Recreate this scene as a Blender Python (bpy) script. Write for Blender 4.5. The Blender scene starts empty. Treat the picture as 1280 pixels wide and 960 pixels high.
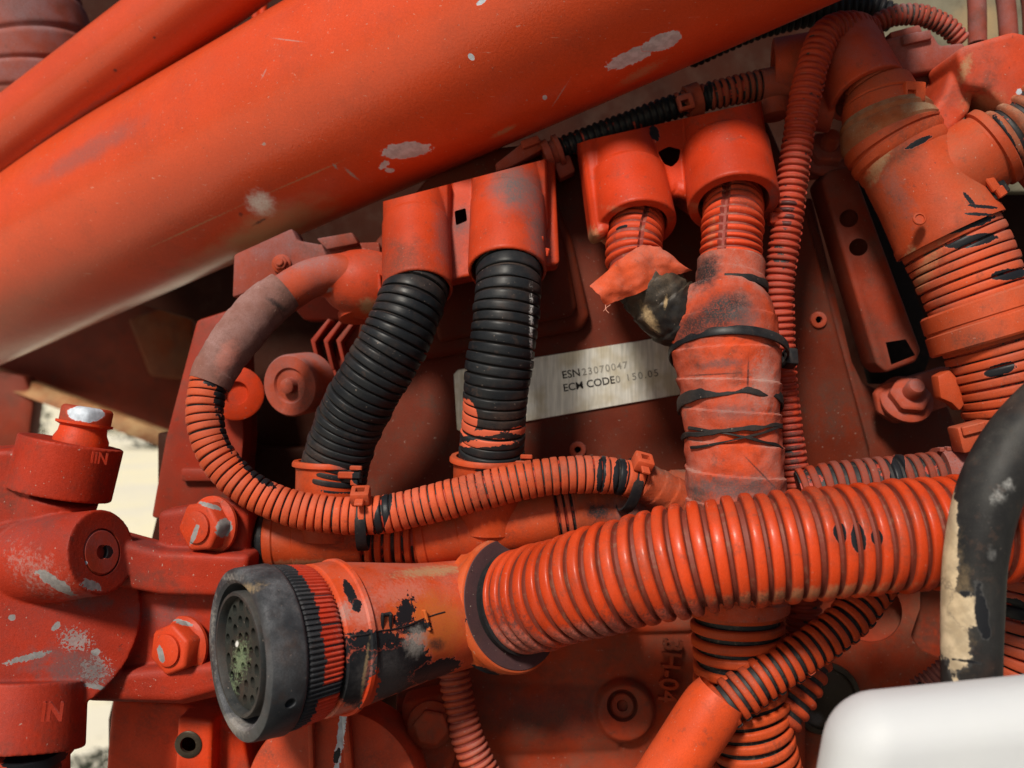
import bpy, bmesh, math, random
from mathutils import Vector, Matrix, noise as mnoise
from mathutils.bvhtree import BVHTree

# ------------------------------------------------------------------ camera, sky, sun, exposure
F = 1108.0          # focal length in photo pixels (photo is 1280 x 960)
D0 = 1108.0         # reference distance, in photo pixels
S = 0.00025         # metres per photo pixel at the reference distance
H = 1.15            # camera height above the ground
scene = bpy.context.scene
cam_d = bpy.data.cameras.new("camera")
cam_d.sensor_width = 36.0
cam_d.lens = 36.0 * F / 1280.0
cam_d.clip_start = 0.005
cam_d.clip_end = 500.0
cam_d.dof.use_dof = True
cam_d.dof.focus_distance = (D0 + 10) * S
cam_d.dof.aperture_fstop = 13.0
cam = bpy.data.objects.new("camera", cam_d)
cam.location = (0, 0, H)
cam.rotation_euler = (math.radians(90), 0, 0)
scene.collection.objects.link(cam)
scene.camera = cam

SUN_EL, SUN_AZ = math.radians(41), math.radians(-158)   # azimuth: 0 = beyond the engine (+Y), clockwise
world = bpy.data.worlds.new("World")
scene.world = world
world.use_nodes = True
wn = world.node_tree.nodes
sky = wn.new("ShaderNodeTexSky")
sky.sky_type = 'NISHITA'
sky.sun_disc = False
sky.sun_elevation = SUN_EL
sky.sun_rotation = SUN_AZ
sky.dust_density = 2.0
wn["Background"].inputs["Strength"].default_value = 0.05
world.node_tree.links.new(sky.outputs[0], wn["Background"].inputs["Color"])
sun_d = bpy.data.lights.new("sun", 'SUN')
sun_d.energy = 5.0
sun_d.angle = math.radians(10)
sun_d.color = (1.0, 0.92, 0.80)
sun = bpy.data.objects.new("sun", sun_d)
sd = Vector((math.sin(SUN_AZ) * math.cos(SUN_EL), math.cos(SUN_AZ) * math.cos(SUN_EL), math.sin(SUN_EL)))
sun.rotation_euler = sd.to_track_quat('Z', 'Y').to_euler()
sun.location = (0, 0, 5)
scene.collection.objects.link(sun)
scene.view_settings.view_transform = 'Standard'
scene.view_settings.look = 'None'
scene.view_settings.gamma = 1.0
scene.view_settings.exposure = -0.08
scene.render.engine = 'CYCLES'
scene.cycles.max_bounces = 6
scene.cycles.diffuse_bounces = 3
scene.cycles.glossy_bounces = 3

random.seed(7)
PI = math.pi


def P(x, y, dz=0.0):
    d = D0 + dz
    return Vector(((x - 640.0) / F * d * S, d * S, H - (y - 480.0) / F * d * S))


def L(r, dz=0.0):
    return r * (D0 + dz) / D0 * S


# ------------------------------------------------------------------ mesh builder
class MB:
    def __init__(self):
        self.v, self.f, self.m = [], [], []

    def face(self, idx, m=0):
        self.f.append(tuple(idx))
        self.m.append(m)

    def rings(self, rings, mats=None, cap0=True, cap1=True, closed=True):
        """rings: list of equal-length vertex lists; mats(i, j) gives the material of a face"""
        b = len(self.v)
        n = len(rings[0])
        for r in rings:
            self.v.extend(r)
        for i in range(len(rings) - 1):
            for j in range(n if closed else n - 1):
                k = (j + 1) % n
                self.face((b + i * n + j, b + i * n + k, b + (i + 1) * n + k, b + (i + 1) * n + j),
                          mats(i, j) if mats else 0)
        if cap0:
            self.face([b + j for j in range(n)][::-1], mats(0, 0) if mats else 0)
        if cap1:
            e = b + (len(rings) - 1) * n
            self.face([e + j for j in range(n)], mats(len(rings) - 2, 0) if mats else 0)
        return self

    def add(self, bm):
        b = len(self.v)
        bm.verts.ensure_lookup_table()
        for i, v in enumerate(bm.verts):
            v.index = i
            self.v.append(v.co.copy())
        for f in bm.faces:
            self.face([b + v.index for v in f.verts], f.material_index)
        bm.free()
        return self

    def lathe(self, o, axis, prof, n=48, mat=0, rfn=None, cap0=True, cap1=True, mats=None):
        """prof: (distance along axis, radius) in metres"""
        axis = axis.normalized()
        N, B = frame(axis)
        rings = []
        for (t, r) in prof:
            c = o + axis * t
            ring = []
            for j in range(n):
                a = 2 * PI * j / n
                rr = rfn(t, a, r) if rfn else r
                ring.append(c + (N * math.cos(a) + B * math.sin(a)) * rr)
            rings.append(ring)
        return self.rings(rings, mats or (lambda i, j: mat), cap0, cap1)

    def prism(self, pts, dz, thick, bev=0.0, seg=2, mat=0, slope=0.0, y0=0.0, xslope=0.0, x0=0.0, ray=False):
        """polygon given in photo pixels at depth dz, pushed straight back by thick (pixels)"""
        bm = bmesh.new()
        fr = [P(x, y, dz + slope * (y - y0) + xslope * (x - x0)) for x, y in pts]
        back = Vector((0, thick * S, 0))
        a = [bm.verts.new(p) for p in fr]
        b = [bm.verts.new(p + back) for p in fr]
        if ray:        # sides follow the line of sight, for cutters
            for q_, (x, y) in zip(b, pts):
                q_.co = P(x, y, dz + thick)
        bm.faces.new(a)
        bm.faces.new(b[::-1])
        n = len(a)
        for i in range(n):
            bm.faces.new((a[i], b[i], b[(i + 1) % n], a[(i + 1) % n]))
        bmesh.ops.recalc_face_normals(bm, faces=bm.faces)
        if bev:
            es = [e for e in bm.edges if e.calc_face_angle(0) > 0.5]
            bmesh.ops.bevel(bm, geom=es, offset=bev * S, segments=seg, profile=0.5, affect='EDGES', clamp_overlap=True)
        for f in bm.faces:
            f.material_index = mat
        return self.add(bm)

    def box(self, c, size, rot=None, bev=0.0, seg=2, mat=0):
        bm = bmesh.new()
        bmesh.ops.create_cube(bm, size=1.0)
        bmesh.ops.scale(bm, vec=size, verts=bm.verts)
        if bev:
            bmesh.ops.bevel(bm, geom=bm.edges[:], offset=bev, segments=seg, profile=0.5, affect='EDGES', clamp_overlap=True)
        M = Matrix.Translation(c)
        if rot is not None:
            M = M @ rot.to_4x4()
        bmesh.ops.transform(bm, matrix=M, verts=bm.verts)
        for f in bm.faces:
            f.material_index = mat
        return self.add(bm)

    def mesh(self, name, sharp=0.6):
        me = bpy.data.meshes.new(name)
        me.from_pydata([tuple(v) for v in self.v], [], self.f)
        me.polygons.foreach_set("material_index", self.m)
        bm = bmesh.new()
        bm.from_mesh(me)
        bmesh.ops.recalc_face_normals(bm, faces=bm.faces)
        for f in bm.faces:
            f.smooth = True
        for e in bm.edges:
            if len(e.link_faces) == 2 and e.calc_face_angle(0) > sharp:
                e.smooth = False
        bm.to_mesh(me)
        bm.free()
        return me


def drill(mb, px, py, dz0, dz1, r, n=32):
    """cutter along the line of sight through a photo pixel; r in px at dz1"""
    A, B = P(px, py, dz0), P(px, py, dz1)
    mb.lathe(A, B - A, [(0, L(r, dz1)), ((B - A).length, L(r, dz1))], n)


def surf(*mbs):
    """depth finder: photo pixel -> dz of the first surface of these builders"""
    trees = [BVHTree.FromPolygons([tuple(v) for v in m.v], m.f) for m in mbs]

    def f(px, py, default=0.0):
        o = Vector((0, 0, H))
        d = (P(px, py) - o).normalized()
        ys = [h[0].y for h in (t.ray_cast(o, d) for t in trees) if h[0] is not None]
        return min(ys) / S - D0 if ys else default
    return f


def frame(T):
    T = T.normalized()
    ref = Vector((0, -1, 0))
    if abs(T.dot(ref)) > 0.97:
        ref = Vector((0, 0, 1))
    N = (ref - T * ref.dot(T)).normalized()
    return N, T.cross(N)


class Path:
    """smooth curve through (px, py, dz, r_px) points, with real radius"""
    def __init__(self, pts, raw=False):
        q = [(P(p[0], p[1], p[2]), L(p[3], p[2])) for p in pts]
        self.set(q)

    def set(self, q):
        V = [Vector((c.x, c.y, c.z, r)) for c, r in q]
        if len(V) == 2:
            V = [V[0], V[0].lerp(V[1], .5), V[1]]
        V = [V[0] * 2 - V[1]] + V + [V[-1] * 2 - V[-2]]
        dense = []
        for i in range(1, len(V) - 2):
            a, b, c, d = V[i - 1:i + 3]
            for k in range(24):
                t = k / 24.0
                dense.append(0.5 * ((2 * b) + (c - a) * t + (2 * a - 5 * b + 4 * c - d) * t * t
                                    + (3 * b - a - 3 * c + d) * t ** 3))
        dense.append(V[-2])
        self.p = dense
        self.s = [0.0]
        for i in range(1, len(dense)):
            self.s.append(self.s[-1] + (dense[i].to_3d() - dense[i - 1].to_3d()).length)
        self.len = self.s[-1]

    def at(self, s):
        s = max(0.0, min(self.len, s))
        lo, hi = 0, len(self.s) - 1
        while hi - lo > 1:
            m = (lo + hi) // 2
            if self.s[m] <= s:
                lo = m
            else:
                hi = m
        t = (s - self.s[lo]) / max(1e-9, self.s[hi] - self.s[lo])
        v = self.p[lo].lerp(self.p[hi], t)
        return v.to_3d(), v[3]

    def tan(self, s):
        e = self.len * 0.006 + 1e-6
        return (self.at(s + e)[0] - self.at(s - e)[0]).normalized()


# a rib of a split-loom tube: (place along the pitch, height)
RIB_FLAT = [(0.0, 0.0), (0.14, 0.02), (0.17, 0.35), (0.20, 0.78), (0.27, 0.97), (0.40, 1.0), (0.60, 1.0),
            (0.73, 0.97), (0.80, 0.78), (0.83, 0.35), (0.86, 0.02)]
RIB_ROUND = [(0.0, 0.0), (0.10, 0.03), (0.16, 0.22), (0.23, 0.58), (0.31, 0.84), (0.40, 0.97), (0.5, 1.0),
             (0.60, 0.97), (0.69, 0.84), (0.77, 0.58), (0.84, 0.22), (0.90, 0.03)]
RIB_TIGHT = [(0.0, 0.0), (0.05, 0.0), (0.08, 0.4), (0.12, 0.85), (0.20, 0.97), (0.38, 1.0), (0.62, 1.0),
             (0.80, 0.97), (0.88, 0.85), (0.92, 0.4), (0.95, 0.0)]


def tube_corr(mb, path, pitch, depth=0.14, n=56, rib=RIB_FLAT, slit=None, seed=1, s0=0.0, s1=None, jit=0.04,
              gthr=0.3, groove=1, step_slit=None):
    rnd = random.Random(seed)
    s1 = path.len if s1 is None else s1
    N = max(1, int(round((s1 - s0) / (pitch * S))))
    pl = (s1 - s0) / N
    st = []
    for k in range(N):
        jr = 1 + rnd.uniform(-.022, .018)
        tl = (rnd.uniform(-.5, .5), rnd.uniform(-.5, .5))
        js = rnd.uniform(-jit, jit)
        for (u, h) in rib:
            st.append((s0 + (k + u + js * (1 if h > .01 else 0)) * pl, h, jr, k, tl))
    st.append((s1, 0.0, 1.0, N, (0, 0)))
    rings = []
    for (s, h, jr, k, tl) in st:
        c, r = path.at(s)
        T = path.tan(s)
        Nn, B = frame(T)
        ring = []
        for j in range(n):
            a = 2 * PI * j / n
            hh = h
            rr = r * (1 - depth + depth * hh) * (1 + (jr - 1) * hh)
            if slit:
                d = abs((a - slit[0] - (0.12 * math.sin(k * 1.7) if len(slit) > 2 else 0) + PI) % (2 * PI) - PI)
                if d < slit[1]:
                    rr = r * (1 - depth * 1.35)
            rr *= 1 + 0.008 * math.sin(2 * a + s * 260 + seed) + .012 * mnoise.noise(Vector((math.cos(a) * 1.3 + seed, math.sin(a) * 1.3, s * 160)))
            ring.append(c + (Nn * math.cos(a) + B * math.sin(a)) * rr + T * (h * pl * .10 * (tl[0] * math.cos(a) + tl[1] * math.sin(a))))
        rings.append(ring)

    def mats(i, j):
        if slit:
            a = 2 * PI * (j + .5) / n
            d = abs((a - slit[0] + PI) % (2 * PI) - PI)
            if d < slit[1] + PI / n:
                return groove
        return groove if (st[i][1] < gthr and st[i + 1][1] < gthr + .1) else 0
    mb.rings(rings, mats)
    return mb


def tube(mb, path, n=40, step=4.0, mat=0, rfn=None, cap0=True, cap1=True, mats=None):
    N = max(2, int(path.len / (step * S)))
    rings = []
    for i in range(N + 1):
        s = path.len * i / N
        c, r = path.at(s)
        T = path.tan(s)
        Nn, B = frame(T)
        ring = []
        for j in range(n):
            a = 2 * PI * j / n
            rr = rfn(s, a, r) if rfn else r
            ring.append(c + (Nn * math.cos(a) + B * math.sin(a)) * rr)
        rings.append(ring)
    return mb.rings(rings, mats or (lambda i, j: mat), cap0, cap1)


def wrapped(pitch, amp=0.03, crumple=0.02, seed=0.0, sc=90.0):
    """radius of a spirally taped tube: an overlapping step once per turn plus soft creases"""
    def fn(s, a, r):
        u = (s / (pitch * S) + a / (2 * PI)) % 1.0
        z = mnoise.noise(Vector((math.cos(a) * r * sc + seed, math.sin(a) * r * sc, s * sc)))
        z2 = mnoise.noise(Vector((math.cos(a) * r * sc * 3 + seed, math.sin(a) * r * sc * 3, s * sc * 3)))
        return r * (1 + amp * (1 - u) * (1 if u > .04 else u / .04) + crumple * z + crumple * .5 * z2)
    return fn


# ------------------------------------------------------------------ objects
WL = {}
TRI = [0]


def new_obj(name, me, mats, parent=None, origin=None):
    vs = me.vertices
    n = len(vs)
    lo = Vector((min(v.co.x for v in vs), min(v.co.y for v in vs), min(v.co.z for v in vs)))
    hi = Vector((max(v.co.x for v in vs), max(v.co.y for v in vs), max(v.co.z for v in vs)))
    o3 = origin if origin is not None else Vector(((lo.x + hi.x) / 2, (lo.y + hi.y) / 2, lo.z))
    me.transform(Matrix.Translation(-o3))
    ob = bpy.data.objects.new(name, me)
    for m in (mats if isinstance(mats, (list, tuple)) else [mats]):
        me.materials.append(m)
    scene.collection.objects.link(ob)
    if parent is not None:
        ob.parent = parent
        ob.location = o3 - WL[parent.name]
    else:
        ob.location = o3
    WL[ob.name] = o3
    return ob


def obj(name, mb, mats, parent=None, sharp=0.6, origin=None):
    return new_obj(name, mb.mesh(name, sharp), mats, parent, origin)


def empty(name, loc):
    o = bpy.data.objects.new(name, None)
    o.location = loc
    o.empty_display_size = 0.01
    scene.collection.objects.link(o)
    WL[o.name] = Vector(loc)
    return o


def tag(o, label, cat, group=None, kind=None):
    if label:
        o["label"] = label
    if cat:
        o["category"] = cat
    if group:
        o["group"] = group
    if kind:
        o["kind"] = kind
    return o


def evaluated(ob):
    dg = bpy.context.evaluated_depsgraph_get()
    dg.update()
    return bpy.data.meshes.new_from_object(ob.evaluated_get(dg))


def fuse(mb, name, voxel=2.2, smooth=6, cut=None):
    """one cast body out of overlapping solids: voxel remesh with softened joints; cut = MB to subtract"""
    me = mb.mesh(name)
    o = bpy.data.objects.new("tmp_body", me)
    scene.collection.objects.link(o)
    r = o.modifiers.new("r", 'REMESH')
    r.mode = 'VOXEL'
    r.voxel_size = voxel * S
    r.use_smooth_shade = True
    if smooth:
        s = o.modifiers.new("s", 'SMOOTH')
        s.iterations = smooth
        s.factor = 0.5
    c = None
    if cut is not None:
        c = bpy.data.objects.new("tmp_cut", cut.mesh("tmp_cut"))
        scene.collection.objects.link(c)
        b = o.modifiers.new("b", 'BOOLEAN')
        b.operation = 'DIFFERENCE'
        b.solver = 'EXACT'
        b.object = c
    out = evaluated(o)
    bpy.data.objects.remove(o)
    if c:
        bpy.data.objects.remove(c)
    out.name = name
    sharpen(out, 0.75)
    return out


def boolean(mb, cut, name, sharp=0.6):
    o = bpy.data.objects.new("tmp_body", mb.mesh(name))
    c = bpy.data.objects.new("tmp_cut", cut.mesh("tmp_cut"))
    scene.collection.objects.link(o)
    scene.collection.objects.link(c)
    b = o.modifiers.new("b", 'BOOLEAN')
    b.operation = 'DIFFERENCE'
    b.solver = 'EXACT'
    b.object = c
    out = evaluated(o)
    bpy.data.objects.remove(o)
    bpy.data.objects.remove(c)
    out.name = name
    sharpen(out, sharp)
    return out


def sharpen(me, ang):
    bm = bmesh.new()
    bm.from_mesh(me)
    for f in bm.faces:
        f.smooth = True
    for e in bm.edges:
        e.smooth = not (len(e.link_faces) == 2 and e.calc_face_angle(0) > ang)
    bm.to_mesh(me)
    bm.free()


def lettering(text, size, o, rot_img=0.0, extrude=1.0, bold=0.0, face=None, squeeze=1.0, spacing=1.0):
    """text standing in the picture plane at point o (baseline left), rotated rot_img clockwise in the picture"""
    cu = bpy.data.curves.new("txt", 'FONT')
    cu.body = text
    cu.size = size * S
    cu.extrude = extrude * S
    cu.offset = bold * S
    cu.space_character = spacing
    cu.resolution_u = 3
    t = bpy.data.objects.new("tmp_txt", cu)
    scene.collection.objects.link(t)
    me = evaluated(t)
    bpy.data.objects.remove(t)
    M = Matrix.Translation(o) @ (face if face is not None else Matrix.Identity(4)) \
        @ Matrix.Rotation(rot_img, 4, 'Y') @ Matrix.Rotation(PI / 2, 4, 'X') @ Matrix.Diagonal((squeeze, 1, 1, 1))
    me.transform(M)
    return me


def hexbolt(mb, c, axis, r, h, stud_r=0, stud_h=0, flange=0, fl_h=0, mat=0, rot=0.0, dome=False, socket=False):
    """hex head on an optional round flange, with an optional stud end; sizes in metres"""
    axis = axis.normalized()
    if flange:
        mb.lathe(c, axis, [(0, flange), (fl_h * .7, flange), (fl_h, flange * .93), (fl_h * 1.6, r * .9)], 32, mat)
        c = c + axis * fl_h
    N, B = frame(axis)
    rings = []
    for (t, k) in ((0, 1.0), (h * .82, 1.0), (h * .94, .94), (h, .84)):
        rings.append([c + axis * t + (N * math.cos(a) + B * math.sin(a)) * r * k
                      for a in [rot + PI / 3 * j + e for j in range(6) for e in (-.07, .07)]])
    mb.rings(rings, lambda i, j: mat)
    if stud_r:
        mb.lathe(c + axis * h * .9, axis, [(0, stud_r), (stud_h * .8, stud_r), (stud_h, stud_r * .8)], 24, mat)
    return mb


def ring_band(mb, c, axis, r, width, thick, ell=1.0, a0=0.0, a1=2 * PI, wob=0.0, n=72):
    """flat band round a tube, all the way or over part of its turn"""
    N, B = frame(axis)
    axis = axis.normalized()
    rings = []
    for k in range(n + 1):
        a = a0 + (a1 - a0) * k / n
        d = N * math.cos(a) * ell + B * math.sin(a)
        w = width * (1 + wob * mnoise.noise(Vector((a * 3, r * 900, width * 700))))
        sh = axis * width * wob * .5 * mnoise.noise(Vector((a * 2 + 7, r * 500, 0)))
        rings.append([c + sh + axis * w * t + d * q for (t, q) in ((-.5, r - thick), (-.5, r + thick * .6), (-.4, r + thick), (.4, r + thick), (.5, r + thick * .6), (.5, r - thick))])
    mb.rings(rings, None, True, True)


def zip_tie(name, c, axis, r, width, thick, head_ang, mats, label, parent=None, head=True, ell=1.0, hs=1.0, cat='cable tie'):
    """strap round a tube and its locking head"""
    N, B = frame(axis)
    axis = axis.normalized()
    o = empty(name, c - Vector((0, 0, r)))
    mb = MB()
    n = 64
    rings = []
    for (t, rr) in ((-.5, r), (-.5, r + thick), (-.35, r + thick * 1.25), (.35, r + thick * 1.25), (.5, r + thick), (.5, r)):
        rings.append([c + axis * width * t + (N * math.cos(2 * PI * j / n) * ell + B * math.sin(2 * PI * j / n)) * rr for j in range(n)])
    mb.rings(rings, None, False, False)
    obj('strap', mb, mats[0], o)
    if head:
        d = N * math.cos(head_ang) * ell + B * math.sin(head_ang)
        d.normalize()
        tt = axis.cross(d)
        M = Matrix((tt, axis, d)).transposed()
        hb = MB()
        hc = c + d * (r + thick + width * .32 * hs)
        hb.box(hc, (width * 1.25 * hs, width * 1.3 * hs, width * .95 * hs), M, width * .16 * hs, 2)
        cut = MB().box(hc, (width * .5 * hs, width * .62 * hs, width * 2 * hs), M)
        me = boolean(hb, cut, 'locking_head')
        lh = new_obj('locking_head', me, mats[1], o)
        tl = MB()
        tl.box(hc + d * width * .1 + tt * width * .95 * hs, (width * .9, width * .8, thick * 1.6), M, thick * .4, 1)
        obj('tail_end', tl, mats[1], lh)
    return tag(o, label, cat)

# ------------------------------------------------------------------ materials
RED = (0.50, 0.042, 0.010)
DEEP = (0.34, 0.028, 0.010)
KINDS = {
    'metal': ((0.50, 0.56, 0.64), 0.5, 0.1, False),
    'primer': ((0.26, 0.25, 0.25), 0.7, 0.0, False),
    'black': ((0.012, 0.013, 0.016), 0.42, 0.0, False),
    'soot': ((0.022, 0.021, 0.022), 0.6, 0.0, True),
    'grey': ((0.085, 0.080, 0.082), 0.7, 0.0, True),
    'ash': ((0.30, 0.28, 0.26), 0.75, 0.0, True),
    'tan': ((0.34, 0.24, 0.13), 0.8, 0.0, True),
    'cream': ((0.62, 0.50, 0.34), 0.6, 0.0, False),
    'white': ((0.75, 0.75, 0.74), 0.5, 0.0, True),
    'redpaint': (RED, 0.45, 0.0, False),
    'pink': ((0.50, 0.17, 0.13), 0.7, 0.0, True),
    'orange': ((0.48, 0.12, 0.025), 0.55, 0.0, True),
    'green': ((0.22, 0.30, 0.17), 0.8, 0.0, True),
}


class NT:
    def __init__(self, name):
        self.mat = bpy.data.materials.new(name)
        self.mat.use_nodes = True
        self.t = self.mat.node_tree
        self.bsdf = self.t.nodes["Principled BSDF"]
        self.pos = self.n("ShaderNodeNewGeometry").outputs["Position"]

    def n(self, kind, **kw):
        x = self.t.nodes.new(kind)
        for k, v in kw.items():
            setattr(x, k, v)
        return x

    def link(self, a, b):
        self.t.links.new(a, b)

    def noise(self, scale, detail=3.0, rough=0.55, off=0.0, vec=None):
        x = self.n("ShaderNodeTexNoise")
        v = vec or self.pos
        if off:
            a = self.n("ShaderNodeVectorMath", operation='ADD')
            self.link(v, a.inputs[0])
            a.inputs[1].default_value = (off, off * 1.7, off * .6)
            v = a.outputs[0]
        self.link(v, x.inputs["Vector"])
        x.inputs["Scale"].default_value = scale
        x.inputs["Detail"].default_value = detail
        x.inputs["Roughness"].default_value = rough
        return x.outputs["Fac"]

    def ramp(self, val, a, b, lo=0.0, hi=1.0, smooth=True):
        x = self.n("ShaderNodeMapRange", interpolation_type='SMOOTHSTEP' if smooth else 'LINEAR')
        self.link(val, x.inputs[0])
        x.inputs[1].default_value, x.inputs[2].default_value = a, b
        x.inputs[3].default_value, x.inputs[4].default_value = lo, hi
        return x.outputs[0]

    def math(self, op, a, b=None, c=None):
        x = self.n("ShaderNodeMath", operation=op)
        for i, v in enumerate((a, b, c)):
            if v is None:
                continue
            if isinstance(v, (int, float)):
                x.inputs[i].default_value = v
            else:
                self.link(v, x.inputs[i])
        return x.outputs[0]

    def mix(self, fac, a, b):
        x = self.n("ShaderNodeMix", data_type='RGBA')
        self.set(x.inputs[0], fac)
        self.set(x.inputs[6], a)
        self.set(x.inputs[7], b)
        return x.outputs[2]

    def mixf(self, fac, a, b):
        x = self.n("ShaderNodeMix", data_type='FLOAT')
        self.set(x.inputs[0], fac)
        self.set(x.inputs[2], a)
        self.set(x.inputs[3], b)
        return x.outputs[0]

    def set(self, sock, v):
        if isinstance(v, tuple):
            sock.default_value = (*v, 1.0) if len(v) == 3 else v
        elif isinstance(v, (int, float)):
            sock.default_value = v
        else:
            self.link(v, sock)

    def bump(self, h, strength, dist):
        x = self.n("ShaderNodeBump")
        x.inputs["Strength"].default_value = strength
        x.inputs["Distance"].default_value = dist
        self.link(h, x.inputs["Height"])
        self.link(x.outputs[0], self.bsdf.inputs["Normal"])
        self.link(x.outputs[0], self.bsdf.inputs["Coat Normal"])


SEED = [0.0]


def coat(name, col=RED, rough=0.42, dust=0.3, dcol=(0.22, 0.080, 0.055), chips=(), peel=0.2, speck=0.3, tone=0.22,
         metal=0.0, spec=0.18, peel_scale=1500.0, dscale=60.0, up=0.35, scuff=0.0, grime=0.42, grit=0.28, on=None, clear=0.0):
    """painted, dusty or bare surface; chips = (kind, px, py, dz, half width px, half height px, turn, raggedness, grain px[, amount])"""
    if col[0] > 3 * col[1]:
        col = (col[0], col[1] * .84, col[2] * .50)
    g = NT(name)
    SEED[0] += 0.37
    o = SEED[0]
    c = g.mix(g.ramp(g.noise(28.0, 3, .6, o), .3, .7), tuple(x * (1 - tone) for x in col), tuple(min(1, x * (1 + tone)) for x in col))
    fine = g.noise(peel_scale, 3, .6, o)
    c = g.mix(g.ramp(fine, .35, .7, 0, .18), c, tuple(x * .55 for x in col))
    r = g.mixf(g.noise(160.0, 5, .7, o + 1), rough - .08, rough + .2)
    if grit:
        gt = g.noise(3400.0, 2, .7, o + 7)
        c = g.mix(g.ramp(gt, .52, .70, 0, grit), c, tuple(min(1, x * 1.3 + .02) for x in col))
        c = g.mix(g.ramp(gt, .44, .30, 0, grit), c, tuple(x * .45 for x in col))
    if grime:
        gm = g.math('MULTIPLY', g.ramp(g.noise(42.0, 4, .7, o + 8), .48, .72, 0, grime * 1.6), g.ramp(fine, .3, .6, .4, 1.0))
        gm2 = g.ramp(g.noise(210.0, 5, .75, o + 9), .56, .70, 0, grime)
        gm = g.math('MAXIMUM', gm, gm2)
        c = g.mix(gm, c, (.060, .034, .025))
        r = g.mixf(gm, r, .75)
    # settled dust: thicker on faces that look up, broken by noise, with a fine grain
    if dust:
        nz = g.n("ShaderNodeSeparateXYZ")
        g.link(g.n("ShaderNodeNewGeometry").outputs["Normal"], nz.inputs[0])
        upf = g.ramp(nz.outputs[2], -.3, 1.0, 1 - up * 1.6, 1 + up)
        d = g.math('MULTIPLY', g.ramp(g.noise(dscale, 4, .65, o + 2), .32, .74), upf)
        d = g.math('MULTIPLY', d, g.ramp(g.noise(2600.0, 2, .6, o), .3, .65, .45, 1.0))
        d = g.math('MULTIPLY', d, dust * 1.5)
        d = g.math('MINIMUM', d, .92)
        c = g.mix(d, c, dcol)
        r = g.mixf(d, r, .85)
    if speck:
        sp = g.ramp(g.noise(900.0, 2, .5, o + 3), .70, .76, 0, speck)
        c = g.mix(sp, c, (.38, .30, .25))
        sp2 = g.ramp(g.noise(620.0, 2, .5, o + 5), .73, .77, 0, speck)
        c = g.mix(sp2, c, (.03, .02, .02))
    if scuff:
        mp = g.n("ShaderNodeMapping")
        g.link(g.pos, mp.inputs[0])
        mp.inputs["Rotation"].default_value = (0, .6, .3)
        mp.inputs["Scale"].default_value = (60, 900, 900)
        sc = g.ramp(g.noise(1.0, 3, .6, o + 6, mp.outputs[0]), .69, .74, 0, scuff)
        c = g.mix(sc, c, (.55, .36, .28))
    hgt = fine
    m = metal
    h2 = None
    ncache = {}
    for ch in chips:
        kind, px, py, dz, a, b, turn, rag, grain = ch[:9]
        amt = ch[9] if len(ch) > 9 else 1.0
        if on:
            dz = on(px, py, dz)
        kc, kr, km, soft = KINDS[kind]
        mp = g.n("ShaderNodeMapping", vector_type='TEXTURE')
        g.link(g.pos, mp.inputs[0])
        mp.inputs["Location"].default_value = P(px, py, dz)
        yv = (P(px, py, dz) - Vector((0, 0, H))).normalized()
        xv = Vector((math.cos(turn), 0, -math.sin(turn)))
        xv = (xv - yv * xv.dot(yv)).normalized()
        mp.inputs["Rotation"].default_value = Matrix((xv, yv, xv.cross(yv))).transposed().to_euler('XYZ')
        mp.inputs["Scale"].default_value = (L(a, dz), L(max(a * 1.5, b * 1.5, 75), dz), L(b, dz))
        ln = g.n("ShaderNodeVectorMath", operation='LENGTH')
        g.link(mp.outputs[0], ln.inputs[0])
        gk = min((3, 5, 7, 10, 16, 30), key=lambda q_: abs(q_ - grain))
        if gk not in ncache:
            ncache[gk] = g.noise(1.0 / (gk * S), 3, .65, o)
        nn = ncache[gk]
        q = g.math('MULTIPLY_ADD', nn, rag * 2, g.math('SUBTRACT', ln.outputs["Value"], rag))
        if soft:
            k = g.ramp(q, .25, 1.0, amt, 0.0)
            k = g.math('MULTIPLY', k, g.ramp(g.noise(1900.0, 2, .6, o + 4), .25, .6, .55, 1.0))
        else:
            k = g.ramp(q, .955, 1.0, amt, 0.0)
            rim = g.ramp(q, 1.0, 1.10, .55 * amt, 0.0)
            if kind not in ('redpaint', 'oddpaint'):
                c = g.mix(rim, c, tuple(min(1, x * 1.15 + .05) for x in col))
        cc = kc
        if kind in ('metal', 'primer'):
            cc = g.mix(g.ramp(g.noise(380.0, 4, .6, o), .35, .65), tuple(x * .72 for x in kc), kc)
        elif kind == 'cream':
            cc = g.mix(g.ramp(g.noise(220.0, 4, .6, o), .35, .7), tuple(x * .6 for x in kc), kc)
        c = g.mix(k, c, cc)
        r = g.mixf(k, r, kr)
        if km or metal:
            m = g.mixf(k, m, km)
        if not soft:
            h2 = g.math('ADD', h2, k) if h2 is not None else k
    if h2 is not None:
        hgt = g.math('MULTIPLY_ADD', h2, -7.0, fine)
    g.set(g.bsdf.inputs["Base Color"], c)
    g.set(g.bsdf.inputs["Roughness"], r)
    g.set(g.bsdf.inputs["Metallic"], m)
    g.bsdf.inputs["Specular IOR Level"].default_value = spec
    if clear:
        g.bsdf.inputs["Coat Weight"].default_value = clear
        g.bsdf.inputs["Coat Roughness"].default_value = .17
    if peel:
        g.bump(hgt, peel, 0.00025)
    return g.mat


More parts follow.
